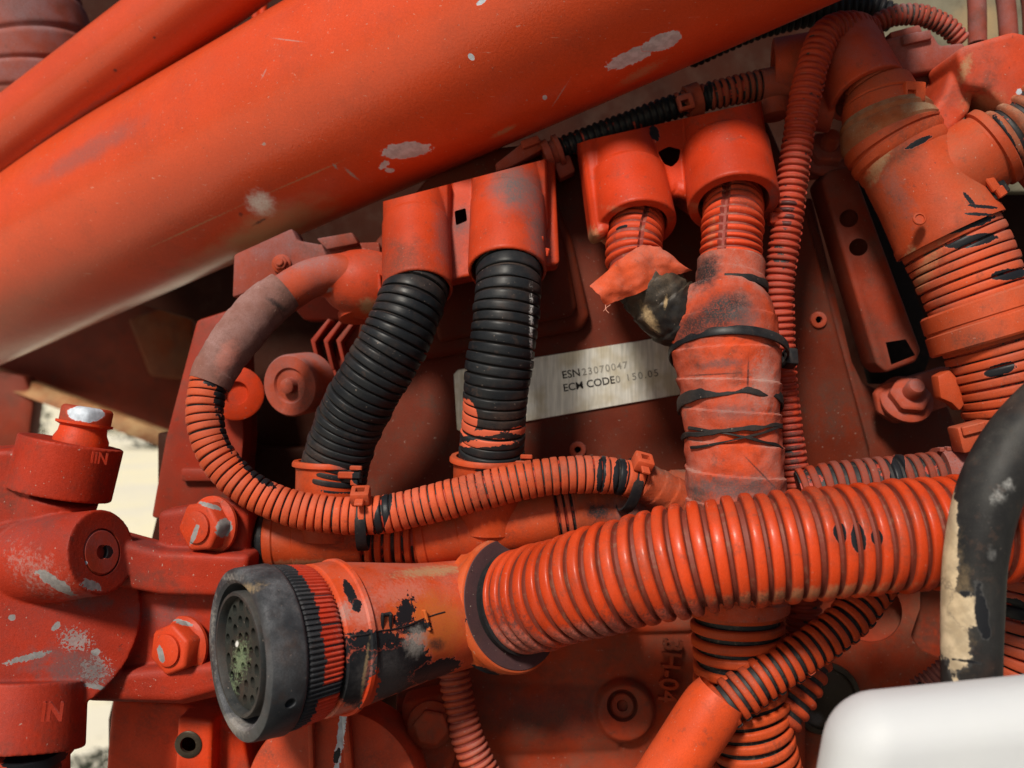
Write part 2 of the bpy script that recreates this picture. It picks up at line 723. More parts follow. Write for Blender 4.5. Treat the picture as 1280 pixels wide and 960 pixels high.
def groove(name, cover=0.25, col=DEEP, dirt=0.2, grain=500.0, bare=(.010, .010, .012)):
    """bare black plastic between the ribs, with paint that reached in here and there and dirt"""
    g = NT(name)
    SEED[0] += 0.37
    o = SEED[0]
    k = g.ramp(g.noise(140.0, 5, .7, o), .62 - cover * .5, .66 - cover * .5)
    c = g.mix(k, bare, col)
    c = g.mix(g.ramp(g.noise(grain, 4, .7, o + 2), .5, .7, 0, dirt), c, (.24, .16, .10))
    g.set(g.bsdf.inputs["Base Color"], c)
    g.bsdf.inputs["Roughness"].default_value = .65
    return g.mat


def cloth_tape(name, **kw):
    return coat(name, **{**dict(rough=.85, peel=.55, peel_scale=1100.0, dust=.55, spec=.15, speck=.35), **kw})


M = {}
BLK = (0.0075, 0.008, 0.010)
M['red'] = coat('engine_red_paint', RED, .42, .22, chips=())
M['red_dull'] = coat('dull_red_paint', (0.25, .022, .009), .5, .25, dcol=(.16, .07, .05), grime=.5, spec=.25)
M['red_dark'] = coat('shaded_grimy_block_paint', (0.030, .008, .006), .6, .25, dcol=(.03, .02, .015), grime=.3, grit=.1, speck=.05, spec=.08)  # near-black base colour paints deep shade over the grime
M['module'] = coat('module_paint', (0.12, .017, .007), .55, .3, dcol=(.09, .045, .03), grime=.5, spec=.2)  # darkened red puts the module's shade into its base colour
M['bracket'] = coat('bracket_paint', (0.20, .028, .015), .6, .5, dcol=(.17, .085, .07), grime=.4)
M['red_dusty'] = coat('dusty_red_paint', (0.36, .06, .035), .68, .75, dcol=(.24, .115, .11), speck=.4)
M['plum'] = coat('dusty_plum_paint', (0.24, .05, .045), .7, .8, dcol=(.20, .115, .12), speck=.3)
M['black'] = coat('black_plastic', BLK, .36, .16, dcol=(.13, .125, .12), speck=.25, tone=.1, peel=.05)
M['black_hose'] = coat('black_hose_plastic', (.0085, .010, .0125), .33, .10, dcol=(.12, .12, .12), speck=.3, tone=.1, peel=.05)
M['black_groove'] = coat('black_hose_groove', (.005, .005, .006), .55, .10, dcol=(.08, .07, .06), speck=0, peel=0)
M['steel'] = coat('zinc_steel', (.50, .51, .53), .34, .12, dcol=(.3, .28, .26), metal=.9, peel=.1, tone=.1)
M['hose_paint'] = coat('hose_paint', (.55, .085, .035), .48, .12, speck=.2)
M['hose_dusty'] = coat('hose_paint_dusty', (.42, .075, .045), .6, .55, dcol=(.27, .13, .115))
M['grv_black'] = groove('groove_mostly_black', .12)
M['grv_mix'] = groove('groove_half_painted', .45)
M['grv_red'] = groove('groove_painted', .85, (.20, .022, .012), .35)
M['tape'] = cloth_tape('cloth_tape_painted', col=(.44, .065, .030), dcol=(.26, .12, .10))
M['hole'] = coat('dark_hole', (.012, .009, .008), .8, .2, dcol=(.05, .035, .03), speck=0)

# ------------------------------------------------------------------ the ground seen through the gaps
def ground_material():
    g = NT('dry_ground')
    big = g.noise(.55, 4, .6)
    c = g.mix(g.ramp(big, .40, .58), (.82, .77, .62), (.92, .84, .58))
    c = g.mix(g.ramp(g.noise(3.0, 5, .7, 2.0), .35, .65, 0, .6), c, (.85, .80, .66))
    c = g.mix(g.ramp(g.noise(14.0, 4, .7, 4.0), .60, .74, 0, .5), c, (.18, .16, .12))
    g.set(g.bsdf.inputs["Base Color"], c)
    g.bsdf.inputs["Roughness"].default_value = .9
    return g.mat


mb = MB()
NG = 40
for i in range(NG + 1):
    for j in range(NG + 1):
        x = -60 + 120 * (i / NG)
        y = -40 + 160 * (j / NG)
        mb.v.append(Vector((x, y, 0.0)))
for i in range(NG):
    for j in range(NG):
        a = i * (NG + 1) + j
        mb.face((a, a + NG + 1, a + NG + 2, a + 1))
gr = obj('ground', mb, ground_material(), origin=Vector((0, 0, 0)))
tag(gr, None, None, kind='structure')

# dark asphalt apron out of view, added to cut light bouncing off the ground
ap = MB()
ap.v += [Vector((-.9, -14, .004)), Vector((9, -14, .004)), Vector((9, 2.3, .004)), Vector((-.9, 2.3, .004))]
ap.face((0, 1, 2, 3))
tag(obj('bounce_cut_apron', ap, coat('asphalt', (.05, .05, .05), .85, .2, dcol=(.12, .11, .10), peel=.4, peel_scale=120, dscale=3, speck=0), origin=Vector((0, 0, 0))), None, None, kind='structure')

# dark scrub standing on the ground far behind the engine, each with its own leaves
def shrub(px, py, size, seed, label):
    d = H * F / (py - 480.0)
    base = Vector(((px - 640) / F * d, d, 0.0))
    rnd = random.Random(seed)
    o = empty('shrub', base)
    mb = MB()
    for k in range(5):
        a = rnd.uniform(0, 2 * PI)
        tip = base + Vector((math.cos(a) * size * .3, math.sin(a) * size * .3, size * rnd.uniform(.5, .8)))
        mb.lathe(base, tip - base, [(0, size * .03), ((tip - base).length, size * .008)], 6)
    obj('stem', mb, M['hole'], o)
    lf = MB()
    for k in range(900):
        v = Vector((rnd.gauss(0, 1), rnd.gauss(0, 1), rnd.gauss(0, 1))).normalized() * (rnd.random() ** .4)
        c = base + Vector((v.x * size * .75, v.y * size * .75, size * .48 + v.z * size * .46))
        u = Vector((rnd.gauss(0, 1), rnd.gauss(0, 1), rnd.gauss(0, 1))).normalized() * size * .06
        w = Vector((rnd.gauss(0, 1), rnd.gauss(0, 1), rnd.gauss(0, 1))).normalized() * size * .035
        b = len(lf.v)
        lf.v += [c - u, c + w, c + u, c - w]
        lf.face((b, b + 1, b + 2, b + 3))
    obj('leaves', lf, M['scrub'], o)
    tag(o, label, 'shrub')


M['scrub'] = coat('dark_scrub_leaf', (.035, .045, .03), .7, .2, dcol=(.12, .12, .09), peel=0, speck=0)
shrub(-6, 566, 1.1, 3, 'dark scrub at the far left edge, beyond the red castings')
shrub(192, 560, 1.2, 5, 'dark scrub right of the silver bolt, seen through the gap')
shrub(122, 1010, 0.16, 9, 'small dry weed low in the gap below the left casting')

# ------------------------------------------------------------------ background of the engine
eb = MB()
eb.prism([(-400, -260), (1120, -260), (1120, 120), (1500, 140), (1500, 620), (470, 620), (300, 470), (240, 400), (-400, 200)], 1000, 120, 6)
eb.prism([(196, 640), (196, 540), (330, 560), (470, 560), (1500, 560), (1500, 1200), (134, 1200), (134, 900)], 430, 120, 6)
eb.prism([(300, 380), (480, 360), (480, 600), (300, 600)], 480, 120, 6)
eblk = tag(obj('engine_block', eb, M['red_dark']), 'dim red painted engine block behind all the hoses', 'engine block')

# grey-olive insulation beyond the top right corner
ib = MB()
ib.prism([(1060, -320), (1560, -320), (1560, 240), (1060, 240)], 620, 30, 8)
M['olive'] = coat('olive_insulation', (.17, .155, .11), .85, .5, dcol=(.24, .22, .16), peel=.4, peel_scale=300,
                  chips=[('tan', 1225, 30, 620, 45, 45, .6, .3, 40)])
tag(obj('insulation_panel', ib, M['olive']), 'olive grey panel out of focus in the top right corner', 'panel')
for k, (a, b, r) in enumerate([((1205, -60), (1222, 55), 11), ((1236, -60), (1262, 60), 11), ((1275, -50), (1292, 70), 12)]):
    mb = MB()
    tube(mb, Path([(a[0], a[1], 330, r), ((a[0] + b[0]) / 2 + 6, (a[1] + b[1]) / 2 - 10, 330, r), (b[0], b[1], 320, r)]), 20, 6)
    tag(obj('thin_pipe', mb, M['plum']), ['leftmost of three blurred plum pipes above the red arm',
        'middle of three blurred plum pipes above the red arm', 'rightmost of three blurred plum pipes above the red arm'][k],
        'pipe', 'blurred pipes at the top right')

# rods and the boot behind the two big tubes
for k, (x0, x1) in enumerate([(318, 322), (331, 327), (366, 360)]):
    mb = MB()
    tube(mb, Path([(x0, -40, 800, 5), (x1, 75, 800, 5)]), 16, 6)
    tag(obj('thin_rod', mb, M['red']), ['thin red rod left of its close twin, between the two big tubes',
        'thin red rod right of its close twin, between the two big tubes', 'thin red rod standing alone near the top edge'][k],
        'rod', 'thin rods behind the tubes')
mb = MB()
hexbolt(mb, P(288, 60, 995), Vector((.1, -1, .2)), L(17, 900), L(14, 900), L(9, 900), L(8, 900), L(27, 900), L(6, 900))
tag(obj('flange_bolt', mb, M['red_dusty']), 'dusty flange bolt between the two big tubes', 'bolt')

bt = MB()
bp = Path([(-70, -120, 520, 84), (-10, -30, 520, 82), (30, 40, 520, 78), (45, 110, 525, 76), (50, 200, 530, 74)])
tube(bt, bp, 64, 2.0, rfn=lambda s, a, r: r * (1 - .045 * math.exp(-(((s / S) % 48 - 24) / 4.2) ** 2)))
M['boot'] = coat('plum_rubber_boot', (.22, .055, .055), .6, .7, dcol=(.21, .13, .14), up=.2)
tag(obj('air_hose', bt, M['boot']), 'plum ringed air hose in the top left corner', 'hose')

# ------------------------------------------------------------------ big tubes across the top left
def straight(a, b, r, n=96, step=40):
    """cylinder between two points (px, py, depth px) with real radius r px"""
    A, B = P(a[0], a[1], a[2] - D0), P(b[0], b[1], b[2] - D0)
    m = MB()
    T = (B - A)
    m.lathe(A, T, [(0, r * S), (T.length, r * S)], n)
    return m


A0, B0 = (-190, 435, 1474), (1300, -313, 771)
PK = 1.28
pa, pb = P(0, 340, 1357 * PK - D0), P(1000, -162, 856 * PK - D0)
ax = (pb - pa)
pipe = MB()
pipe.lathe(pa - ax * .35, ax, [(ax.length * 1.42 * k / 60, 127 * PK * S) for k in range(61)], 128)


def on_pipe(px, py):
    """depth (as dz) of the large tube's front surface under a photo pixel"""
    o = Vector((0, 0, H))
    d = (P(px, py) - o).normalized()
    u = ax.normalized()
    w = o - pa
    a_ = d - u * d.dot(u)
    b_ = w - u * w.dot(u)
    A, B, C = a_.dot(a_), 2 * a_.dot(b_), b_.dot(b_) - (127 * PK * S) ** 2
    t = (-B - math.sqrt(max(0, B * B - 4 * A * C))) / (2 * A)
    return (o + d * t).y / S - D0


pch = []
for (kind, px, py, a, b, turn, rag, grain, amt) in [
        ('metal', 790, 71, 34, 9, -.40, .55, 7, 1), ('metal', 828, 52, 26, 10, -.34, .4, 7, 1),
        ('metal', 508, 188, 32, 10, -.12, .5, 9, 1), ('metal', 480, 206, 8, 4, -.7, .8, 5, 1), ('metal', 487, 213, 6, 3, 0, .6, 5, 1),
        ('metal', 589, 71, 5, 3.4, .9, .4, 5, 1), ('metal', 681, 122, 3, 3, 0, .3, 5, 1), ('metal', 602, 2, 8, 3, -.6, .5, 5, 1),
        ('white', 326, 255, 24, 20, .5, .4, 12, .95), ('tan', 348, 282, 110, 36, -.42, .4, 25, .62), ('tan', 300, 312, 130, 26, -.42, .5, 30, .42),
        ('soot', 325, 277, 14, 2.5, -.5, .5, 5, .8), ('soot', 301, 268, 4, 4, 0, .4, 4, .7),
        ('tan', 630, 164, 22, 4, -.45, .9, 4, .8), ('tan', 800, 92, 40, 7, -.5, 1.1, 4, .6), ('tan', 905, 75, 120, 3.5, -.43, .9, 6, .8),
        ('ash', 440, 218, 15, 2.5, .7, .8, 4, .9), ('ash', 419, 208, 5, 2.5, .8, .8, 4, .9), ('ash', 330, 180, 3, 3, 0, .3, 4, .9),
        ('ash', 700, 118, 28, 1.2, -1.0, .8, 4, .6), ('tan', 240, 285, 90, 1.6, -.43, .8, 5, .55), ('tan', 380, 222, 70, 1.6, -.41, .8, 5, .55),
        ('ash', 360, 50, 26, 1.2, .12, .8, 4, .5), ('ash', 330, 92, 10, 1.2, -1.1, .8, 4, .5), ('ash', 985, 30, 60, 2.2, -.45, 1.2, 4, .8),
        ('grey', 110, 190, 110, 16, -.52, .4, 30, .45)]:  # the long grey streak paints shade along the tube's upper edge
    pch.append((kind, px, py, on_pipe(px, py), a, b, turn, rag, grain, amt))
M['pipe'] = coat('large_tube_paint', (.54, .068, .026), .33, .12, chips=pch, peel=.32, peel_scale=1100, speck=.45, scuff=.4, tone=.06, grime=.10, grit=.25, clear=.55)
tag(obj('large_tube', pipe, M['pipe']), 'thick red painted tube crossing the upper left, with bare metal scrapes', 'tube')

pipe2 = MB()
u0, u1 = P(0, 184, 455), P(326, -60, 300)
q0, q1 = u0 - (u1 - u0) * .6, u0 + (u1 - u0) * 1.8
pipe2.lathe(q0, q1 - q0, [((q1 - q0).length * k / 40, 65 * S) for k in range(41)], 96)
M['pipe2'] = coat('small_tube_paint', (.50, .062, .024), .40, .12, peel=.2, peel_scale=1300, speck=.35, tone=.06, grime=.06, grit=.2, clear=.7,
                  chips=[('soot', 144, 88, 330, 3, 3, 0, .3, 4), ('soot', 193, 47, 310, 2.4, 2.4, 0, .3, 4), ('soot', 288, 12, 240, 2.2, 2.2, 0, .3, 4),
                         ('grey', 85, 155, 370, 120, 5, -.63, .8, 8, .5)])
tag(obj('slim_tube', pipe2, M['pipe2']), 'slimmer red tube in the top left, above the thick one', 'tube')

# frame channel beneath the large tube, out of focus
ch = MB()
ch.prism([(-60, 452), (60, 380), (190, 300), (330, 260), (330, 330), (270, 385), (255, 470), (208, 556), (110, 505)], 1500, 60, 5)
ch.prism([(-140, 440), (30, 470), (42, 500), (34, 560), (46, 600), (-140, 620)], 1400, 60, 8)
M['channel'] = coat('frame_channel_paint', (.20, .028, .014), .42, .3, dcol=(.12, .07, .05))
chn = tag(obj('frame_channel', ch, M['channel']), 'blurred dark red frame channel under the thick tube', 'frame')
m_ = MB()
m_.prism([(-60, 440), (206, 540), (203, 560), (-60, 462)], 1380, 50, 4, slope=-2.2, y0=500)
M['ledge'] = coat('sunlit_tan_ledge', (.30, .12, .05), .35, .6, dcol=(.42, .28, .14), speck=.1)  # tan colours paint sunlight along the channel's lower lip
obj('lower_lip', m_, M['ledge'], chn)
m_ = MB()
m_.prism([(158, 398), (240, 372), (246, 478), (186, 470)], 1440, 40, 12, 3)
obj('box_section', m_, coat('box_section_paint', (.20, .05, .02), .35, .5, dcol=(.26, .15, .08)), chn)
br = MB()
br.prism([(206, 548), (245, 400), (292, 385), (300, 430), (305, 545), (296, 652), (188, 648)], 300, 80, 6)
br.prism([(225, 585), (300, 585), (300, 602), (225, 602)], 285, 20, 5)
tag(obj('side_bracket', br, M['red_dull']), 'dark red upright bracket behind the hose loop, left of it', 'bracket')
ring = MB()
ring.lathe(P(295, 492, 275), Vector((.35, -1, .1)), [(0, L(34, 260)), (L(8), L(34, 260)), (L(10), L(31, 260)), (L(10), L(15, 260)), (L(2), L(14, 260))], 40, cap1=True)
tag(obj('bushing_ring', ring, M['red']), 'orange ring with a dark centre behind the taped loop', 'ring')
cut = MB()
hb = MB()
ax_ = Vector((-.35, -1, -.1))
hb.lathe(P(386, 478, 285), ax_, [(0, L(38, 280)), (L(50), L(38, 280)), (L(54), L(36, 280)), (L(54), L(22, 280)), (L(50), L(20, 280)), (L(50), L(10, 280)), (L(62), L(9, 280)), (L(64), L(6, 280))], 40)
tag(obj('flange_stud', hb, M['red_dusty']), 'round dusty red stud head between the loop and the left black hose', 'stud')
fn = empty('finned_cover', P(425, 470, 330))
for k, x in enumerate((388, 404, 420)):
    m_ = MB()
    m_.prism([(x, 425), (x + 22, 398), (x + 26, 400), (x + 6, 428), (x + 14, 462), (x + 9, 462)], 300, 50, 1.5)
    obj('fin', m_, M['red_dull'], fn)
m_ = MB()
m_.prism([(428, 385), (470, 380), (455, 560), (400, 560)], 335, 60, 4)
m_.prism([(338, 352), (372, 330), (470, 315), (480, 400), (380, 400)], 350, 60, 4)
obj('body', m_, M['red_dull'], fn)
tag(fn, 'dim red finned cover behind the left black hose', 'cover')
up = MB()
up.prism([(292, 318), (365, 285), (372, 300), (398, 305), (474, 302), (478, 335), (420, 330), (350, 352), (290, 372)], 250, 60, 4)
up.prism([(395, 298), (440, 290), (448, 304), (408, 312)], 225, 40, 3)
tag(obj('mount_plate', up, M['plum']), 'dusty red plate under the thick tube, above the taped loop', 'plate')

for (x, y, d_) in ((352, 330, 248), (452, 322, 248)):
    m_ = MB()
    hexbolt(m_, P(x, y, d_), Vector((0, -1, .1)), L(9, 240), L(7, 240), L(5, 240), L(4, 240), L(12, 240), L(3, 240), rot=x * .1)
    obj('bolt', m_, M['red_dusty'], bpy.data.objects['mount_plate'])

# ------------------------------------------------------------------ control module, its data plate and the mounting plates
em = empty('control_module', P(760, 650, 250))
mb = MB()
mb.prism([(440, 455), (470, 300), (560, 190), (960, 150), (1008, 262), (1089, 572), (1096, 760), (452, 760), (420, 640)], 262, 90, 6, 3)
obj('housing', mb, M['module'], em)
mb = MB()
mb.prism([(512, 405), (560, 395), (560, 300), (690, 235), (716, 300), (738, 395), (728, 412), (520, 452), (505, 440)], 238, 30, 9, 3)
mb.prism([(540, 385), (570, 300), (690, 250), (708, 310), (722, 385), (714, 395), (548, 428)], 222, 30, 7, 3)
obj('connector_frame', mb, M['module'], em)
for (x, y) in ((722, 562), (1022, 400)):
    mb = MB()
    mb.lathe(P(x, y, 264), Vector((0, -1, 0)), [(0, L(11, 250)), (L(6), L(10, 250)), (L(7), L(8, 250)), (L(7), L(4.5, 250)), (L(2), L(4, 250))], 24)
    obj('rivet', mb, M['red_dusty'], em)
tag(em, 'flat dull red control module housing behind the black hoses', 'control module')

pl = MB()
PX = [(567, 468), (572, 462), (862, 416), (868, 420), (878, 484), (874, 489), (578, 541), (571, 537)]
pl.prism(PX, 258, 4, .8, 1)
g = NT('brushed_aluminium')
mp = g.n("ShaderNodeMapping")
g.link(g.pos, mp.inputs[0])
mp.inputs["Rotation"].default_value = (0, -.16, 0)
mp.inputs["Scale"].default_value = (900, 50, 60)
br_ = g.noise(1.0, 4, .6, 0, mp.outputs[0])
big = g.noise(70, 3, .6, 3.0)
c = g.mix(g.ramp(br_, .3, .7), (.55, .54, .50), (.78, .76, .70))
c = g.mix(g.ramp(big, .45, .65, 0, .55), c, (.46, .38, .22))
g.set(g.bsdf.inputs["Base Color"], c)
g.set(g.bsdf.inputs["Metallic"], .55)
g.set(g.bsdf.inputs["Roughness"], g.mixf(g.noise(200, 3, .6, 5.0), .30, .5))
g.bump(g.noise(60, 3, .5, 2.0), .25, .0006)
M['alu'] = g.mat
dp = tag(obj('data_plate', pl, M['alu']), 'brushed metal data plate stamped with code numbers, behind the black hoses', 'data plate')
M['ink'] = coat('black_ink', (.012, .012, .012), .5, 0, speck=0, peel=0)
M['stamp'] = coat('stamped_metal', (.26, .25, .22), .5, 0, speck=0, peel=0, metal=.6)
SL = -0.165
KP = (D0 + 258) / D0


def on_plate(text, px, py, size, mat, bold, ex, spacing=1.0):
    me = lettering(text, size * KP, P(px, py, 257.6), SL, ex, bold, spacing=spacing)
    return new_obj('lettering', me, mat, dp)


on_plate('ESN', 703, 473.5, 13.5, M['ink'], .22, .25, 1.0)
on_plate('23070047', 728, 469.5, 12.5, M['stamp'], .1, .22, 1.18)
on_plate('ECM CODE', 704.5, 489.5, 13, M['ink'], .22, .25, 1.0)
on_plate(':', 764, 479.7, 12.5, M['stamp'], .1, .22)
on_plate('0 150.05', 770, 478.7, 12.5, M['stamp'], .15, .22, 1.25)

mp_ = MB()
mp_.prism([(1000, 250), (1016, 246), (1066, 452), (1080, 480), (1102, 488), (1170, 468), (1230, 620), (1092, 720), (1086, 560)], 300, 40, 5)
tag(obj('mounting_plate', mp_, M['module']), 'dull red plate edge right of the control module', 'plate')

sb = MB()
sb.prism([(1027, 226), (1036, 213), (1060, 207), (1068, 210), (1152, 438), (1146, 452), (1108, 466), (1096, 456)], 215, 60, 5, 3)
cut = MB()
for (x, y, r) in ((1061, 273, 10.5), (1073, 309, 10.5)):
    drill(cut, x, y, 120, 270, r)
cut.prism([(1107, 428), (1132, 424), (1144, 444), (1114, 456)], 150, 130, ray=True)
new_obj('slotted_bracket', boolean(sb, cut, 'slotted_bracket'), M['bracket'])
tag(bpy.data.objects['slotted_bracket'], 'red bar bracket with two round holes and a square one', 'bracket')
hl = MB()
hl.prism([(1020, 200), (1075, 190), (1170, 430), (1150, 480), (1090, 480)], 345, 20, 2)  # black sheet added as the shade inside the slot recess
tag(obj('recess_shade_sheet', hl, M['hole']), 'black sheet standing in for the shade behind the slotted red bracket', 'plate')

for (x, y, tip, lab, pts) in (
        (1030, 196, (1027, 168), 'upper red stud bolt on its tab, right of the slim conduit', [(1003, 190), (1015, 178), (1060, 168), (1075, 200), (1055, 218), (1008, 224)]),
        (1132, 500, (1131, 484), 'lower red stud bolt on its tab, below the slotted bracket', [(1094, 492), (1104, 480), (1180, 458), (1235, 470), (1210, 500), (1120, 530), (1098, 516)])):
    o = empty('bolted_tab', P(x, y + 20, 250))
    m_ = MB()
    m_.prism(pts, 250, 16, 4)
    obj('tab', m_, M['red_dusty'], o)
    m_ = MB()
    c0 = P(x, y, 250)
    a_ = Vector((-.02, -1, .55))
    hexbolt(m_, c0, a_, L(25, 230), L(15, 230), L(11.5, 230), L(20, 230), L(33, 230), L(5, 230), rot=.4)
    obj('bolt', m_, M['red_dusty'], o)
    tag(o, lab, 'bolt')

# ------------------------------------------------------------------ lower engine castings
lc = MB()
lc.prism([(500, 790), (640, 770), (860, 770), (1010, 740), (1010, 1060), (500, 1060)], 215, 120, 14, 4)
lc.lathe(P(500, 880, 275), Vector((1, .05, 0)), [(0, L(70, 250)), (L(330), L(74, 250)), (L(345), L(60, 250))], 64)
lc.prism([(520, 742), (870, 730), (870, 792), (520, 800)], 205, 100, 10, 3)
lc.lathe(P(778, 882, 230), Vector((0, -1, .1)), [(0, L(44, 200)), (L(30), L(38, 200)), (L(42), L(33, 200))], 48)
cut = MB()
drill(cut, 778, 882, 130, 212, 19, 40)
me = fuse(lc, 'housing', 2.6, 8, cut)
M['cast'] = coat('oily_cast_paint', (.34, .042, .016), .62, .5, dcol=(.10, .07, .05), peel=.3, peel_scale=500, up=.1,
                 chips=[('soot', 700, 890, 190, 120, 40, 0, .5, 40, .55)])
lo = new_obj('filter_housing', me, M['cast'])
tag(lo, 'oily red casting with a round boss and raised characters below the big hose', 'casting')
m_ = MB()
m_.lathe(P(778, 882, 214), P(778, 882, 0) - P(778, 882, 214), [(0, L(15, 205)), (L(12), L(15, 205)), (L(14), L(13, 205)), (L(14), L(7, 205)), (L(2), L(6, 205))], 32)
obj('plug', m_, M['cast'], lo)
# raised casting number, turned so it reads downwards
me = lettering('3H-04', 34 * 1.18, P(830, 797, 202), PI / 2 + .10, 5.0, .6, squeeze=.92)
new_obj('lettering', me, M['cast'], lo)
m_ = MB()
m_.lathe(P(748, 740, 185), Vector((.32, -.35, -1)), [(0, L(34, 150)), (L(50), L(32, 150)), (L(58), L(28, 150)), (L(60), L(22, 150))], 40)
obj('spout', m_, M['red_dull'], lo)

rp = MB()
rp.prism([(985, 720), (1420, 700), (1420, 1100), (985, 1100)], 240, 100, 6)
cut = MB()
drill(cut, 1085, 762, 180, 300, 38, 40)
drill(cut, 1162, 868, 180, 300, 15)
cut.prism([(1150, 720), (1230, 720), (1230, 860), (1185, 828), (1150, 812), (1138, 795), (1150, 760)], 200, 70, 4, ray=True)
me = boolean(rp, cut, 'lower_plate')
M['cast2'] = coat('grimy_cast_paint', (.30, .038, .016), .65, .5, dcol=(.13, .085, .055), peel=.3, peel_scale=500, up=.1)
lp = tag(new_obj('lower_plate', me, M['cast2']), 'grimy red engine plate with dark openings above the white tank', 'plate')
m_ = MB()
m_.lathe(P(1030, 872, 240), Vector((0, -1, .08)), [(0, L(46, 230)), (L(8), L(44, 230)), (L(10), L(38, 230)), (L(6), L(37, 230)), (L(8), L(33, 230))], 48)
M['plug'] = coat('oily_steel_plug', (.045, .035, .026), .3, .35, dcol=(.12, .09, .06), metal=.5, chips=[('metal', 1012, 850, 230, 8, 5, 0, .8, 6), ('grey', 1015, 898, 230, 22, 12, .2, .5, 10)])  # pale flecks paint glints on the plug's dark face
obj('core_plug', m_, M['plug'], lp)
m_ = MB()
tube(m_, Path([(1145, 862, 120, 12), (1160, 852, 115, 12), (1176, 838, 110, 11), (1190, 822, 105, 10)]), 24, 2, rfn=lambda s, a, r: r * (1 + .15 * math.sin(s / S * .8)))
tag(obj('small_cable', m_, coat('flaked_pink_paint', (.35, .13, .11), .7, .6, chips=[('black', 1155, 858, 110, 9, 3, .5, .8, 4)])), 'short flaking cable end just above the white tank', 'cable')

# ------------------------------------------------------------------ bottom left castings
bl = MB()
bl.prism([(140, 872), (225, 880), (300, 900), (330, 1060), (126, 1060), (134, 935)], 140, 120, 5)
cut = MB()
bl.prism([(222, 896), (266, 902), (262, 1040), (214, 1040)], 105, 60, 5)
drill(cut, 236, 930, 60, 250, 10)
me = fuse(bl, 'lower_bracket', 1.8, 2, cut)
lb = tag(new_obj('lower_bracket', me, M['red']), 'red bracket with a square drilled lug at the bottom left', 'bracket')
m_ = MB()
m_.lathe(P(236, 930, 106), Vector((0, -1, 0)), [(0, L(17, 100)), (L(2.5), L(17, 100)), (L(3.5), L(15.5, 100)), (L(3.5), L(10, 100)), (L(-2), L(9.8, 100))], 32, cap0=False, cap1=False)
obj('washer_ring', m_, M['plug'], lb)

rc = MB()
cc = P(416, 1000, 60)
rc.lathe(cc, Vector((-.05, -1, .12)), [(-L(80), L(112, 60)), (0, L(112, 60)), (L(6), L(110, 60)), (L(8), L(105, 60)), (L(9), L(0.5, 60))], 96)
rc.prism([(426, 880), (434, 880), (446, 1020), (432, 1020)], 42, 20, 3)
rc.prism([(384, 895), (390, 895), (394, 1020), (387, 1020)], 47, 20, 2)
M['cover'] = coat('round_cover_paint', (.46, .055, .022), .48, .35, chips=[('metal', 425, 925, 45, 5, 46, .07, .9, 7), ('black', 421, 945, 45, 4, 10, .2, .7, 5)])
tag(obj('round_cover', rc, M['cover']), 'round red cover with a torn silver seam below the plug', 'cover')
m_ = MB()
m_.prism([(500, 880), (560, 868), (575, 940), (548, 1010), (520, 1040)], 120, 60, 10, 3)
hexbolt(m_, P(538, 905, 112), Vector((.15, -1, .1)), L(24), L(14), 0, 0, L(32), L(8), rot=.3)
tag(obj('small_flange', m_, M['cast2']), 'dim red flange between the round cover and the thin hose', 'flange')
m_ = MB()
hp = Path([(565, 820, 130, 20), (572, 870, 120, 20), (582, 915, 110, 21), (600, 960, 105, 22), (625, 1005, 100, 22)])
tube_corr(m_, hp, 9.5, .13, 40, RIB_ROUND, seed=4)
tag(obj('thin_hose', m_, [M['hose_dusty'], M['grv_red']]), 'thin red ribbed hose hanging below the backshell', 'hose')

# ------------------------------------------------------------------ left casting (valve body with bosses)
vb = MB()
v_up = Vector((.16, .10, 1)).normalized()


def cyl(mb, a, b, ra, rb=None, n=56):
    A, B = P(*a), P(*b)
    rb = ra if rb is None else rb
    T = B - A
    mb.lathe(A, T, [(0, L(ra, a[2])), (T.length, L(rb, b[2]))], n)


cyl(vb, (74, 618, 60), (90, 552, 66), 61)                      # upper boss
cyl(vb, (52, 690, 60), (75, 618, 55), 46)                      # its neck
vb.prism([(-80, 566), (16, 560), (34, 580), (28, 640), (20, 690), (-80, 720)], 20, 120, 8)   # block at the edge
cyl(vb, (-60, 715, 80), (128, 690, -10), 58, 53)               # boss with the socket plug
cyl(vb, (44, 772, 90), (42, 774, -8), 122, 124)               # round body
cyl(vb, (38, 850, 0), (26, 935, -20), 66, 74)                  # lower boss
vb.prism([(120, 668), (200, 690), (312, 694), (305, 748), (200, 745), (120, 730)], 25, 60, 8, 3)   # arm
vb.prism([(196, 640), (305, 622), (312, 640), (306, 730), (250, 700), (196, 690)], 55, 50, 8, 3)   # mounting face
vb.prism([(100, 740), (300, 735), (292, 868), (230, 882), (105, 878)], 60, 50, 8, 3)
vb.prism([(95, 845), (290, 828), (288, 862), (225, 880), (100, 878)], 35, 60, 10, 3)
cut = MB()
T = (P(128, 690, -10) - P(-60, 715, 80)).normalized()
cut.lathe(P(128, 690, -10) - T * L(6), T, [(0, L(29)), (L(40), L(31))], 48)
me = fuse(vb, 'valve_casting', 1.8, 6, cut)
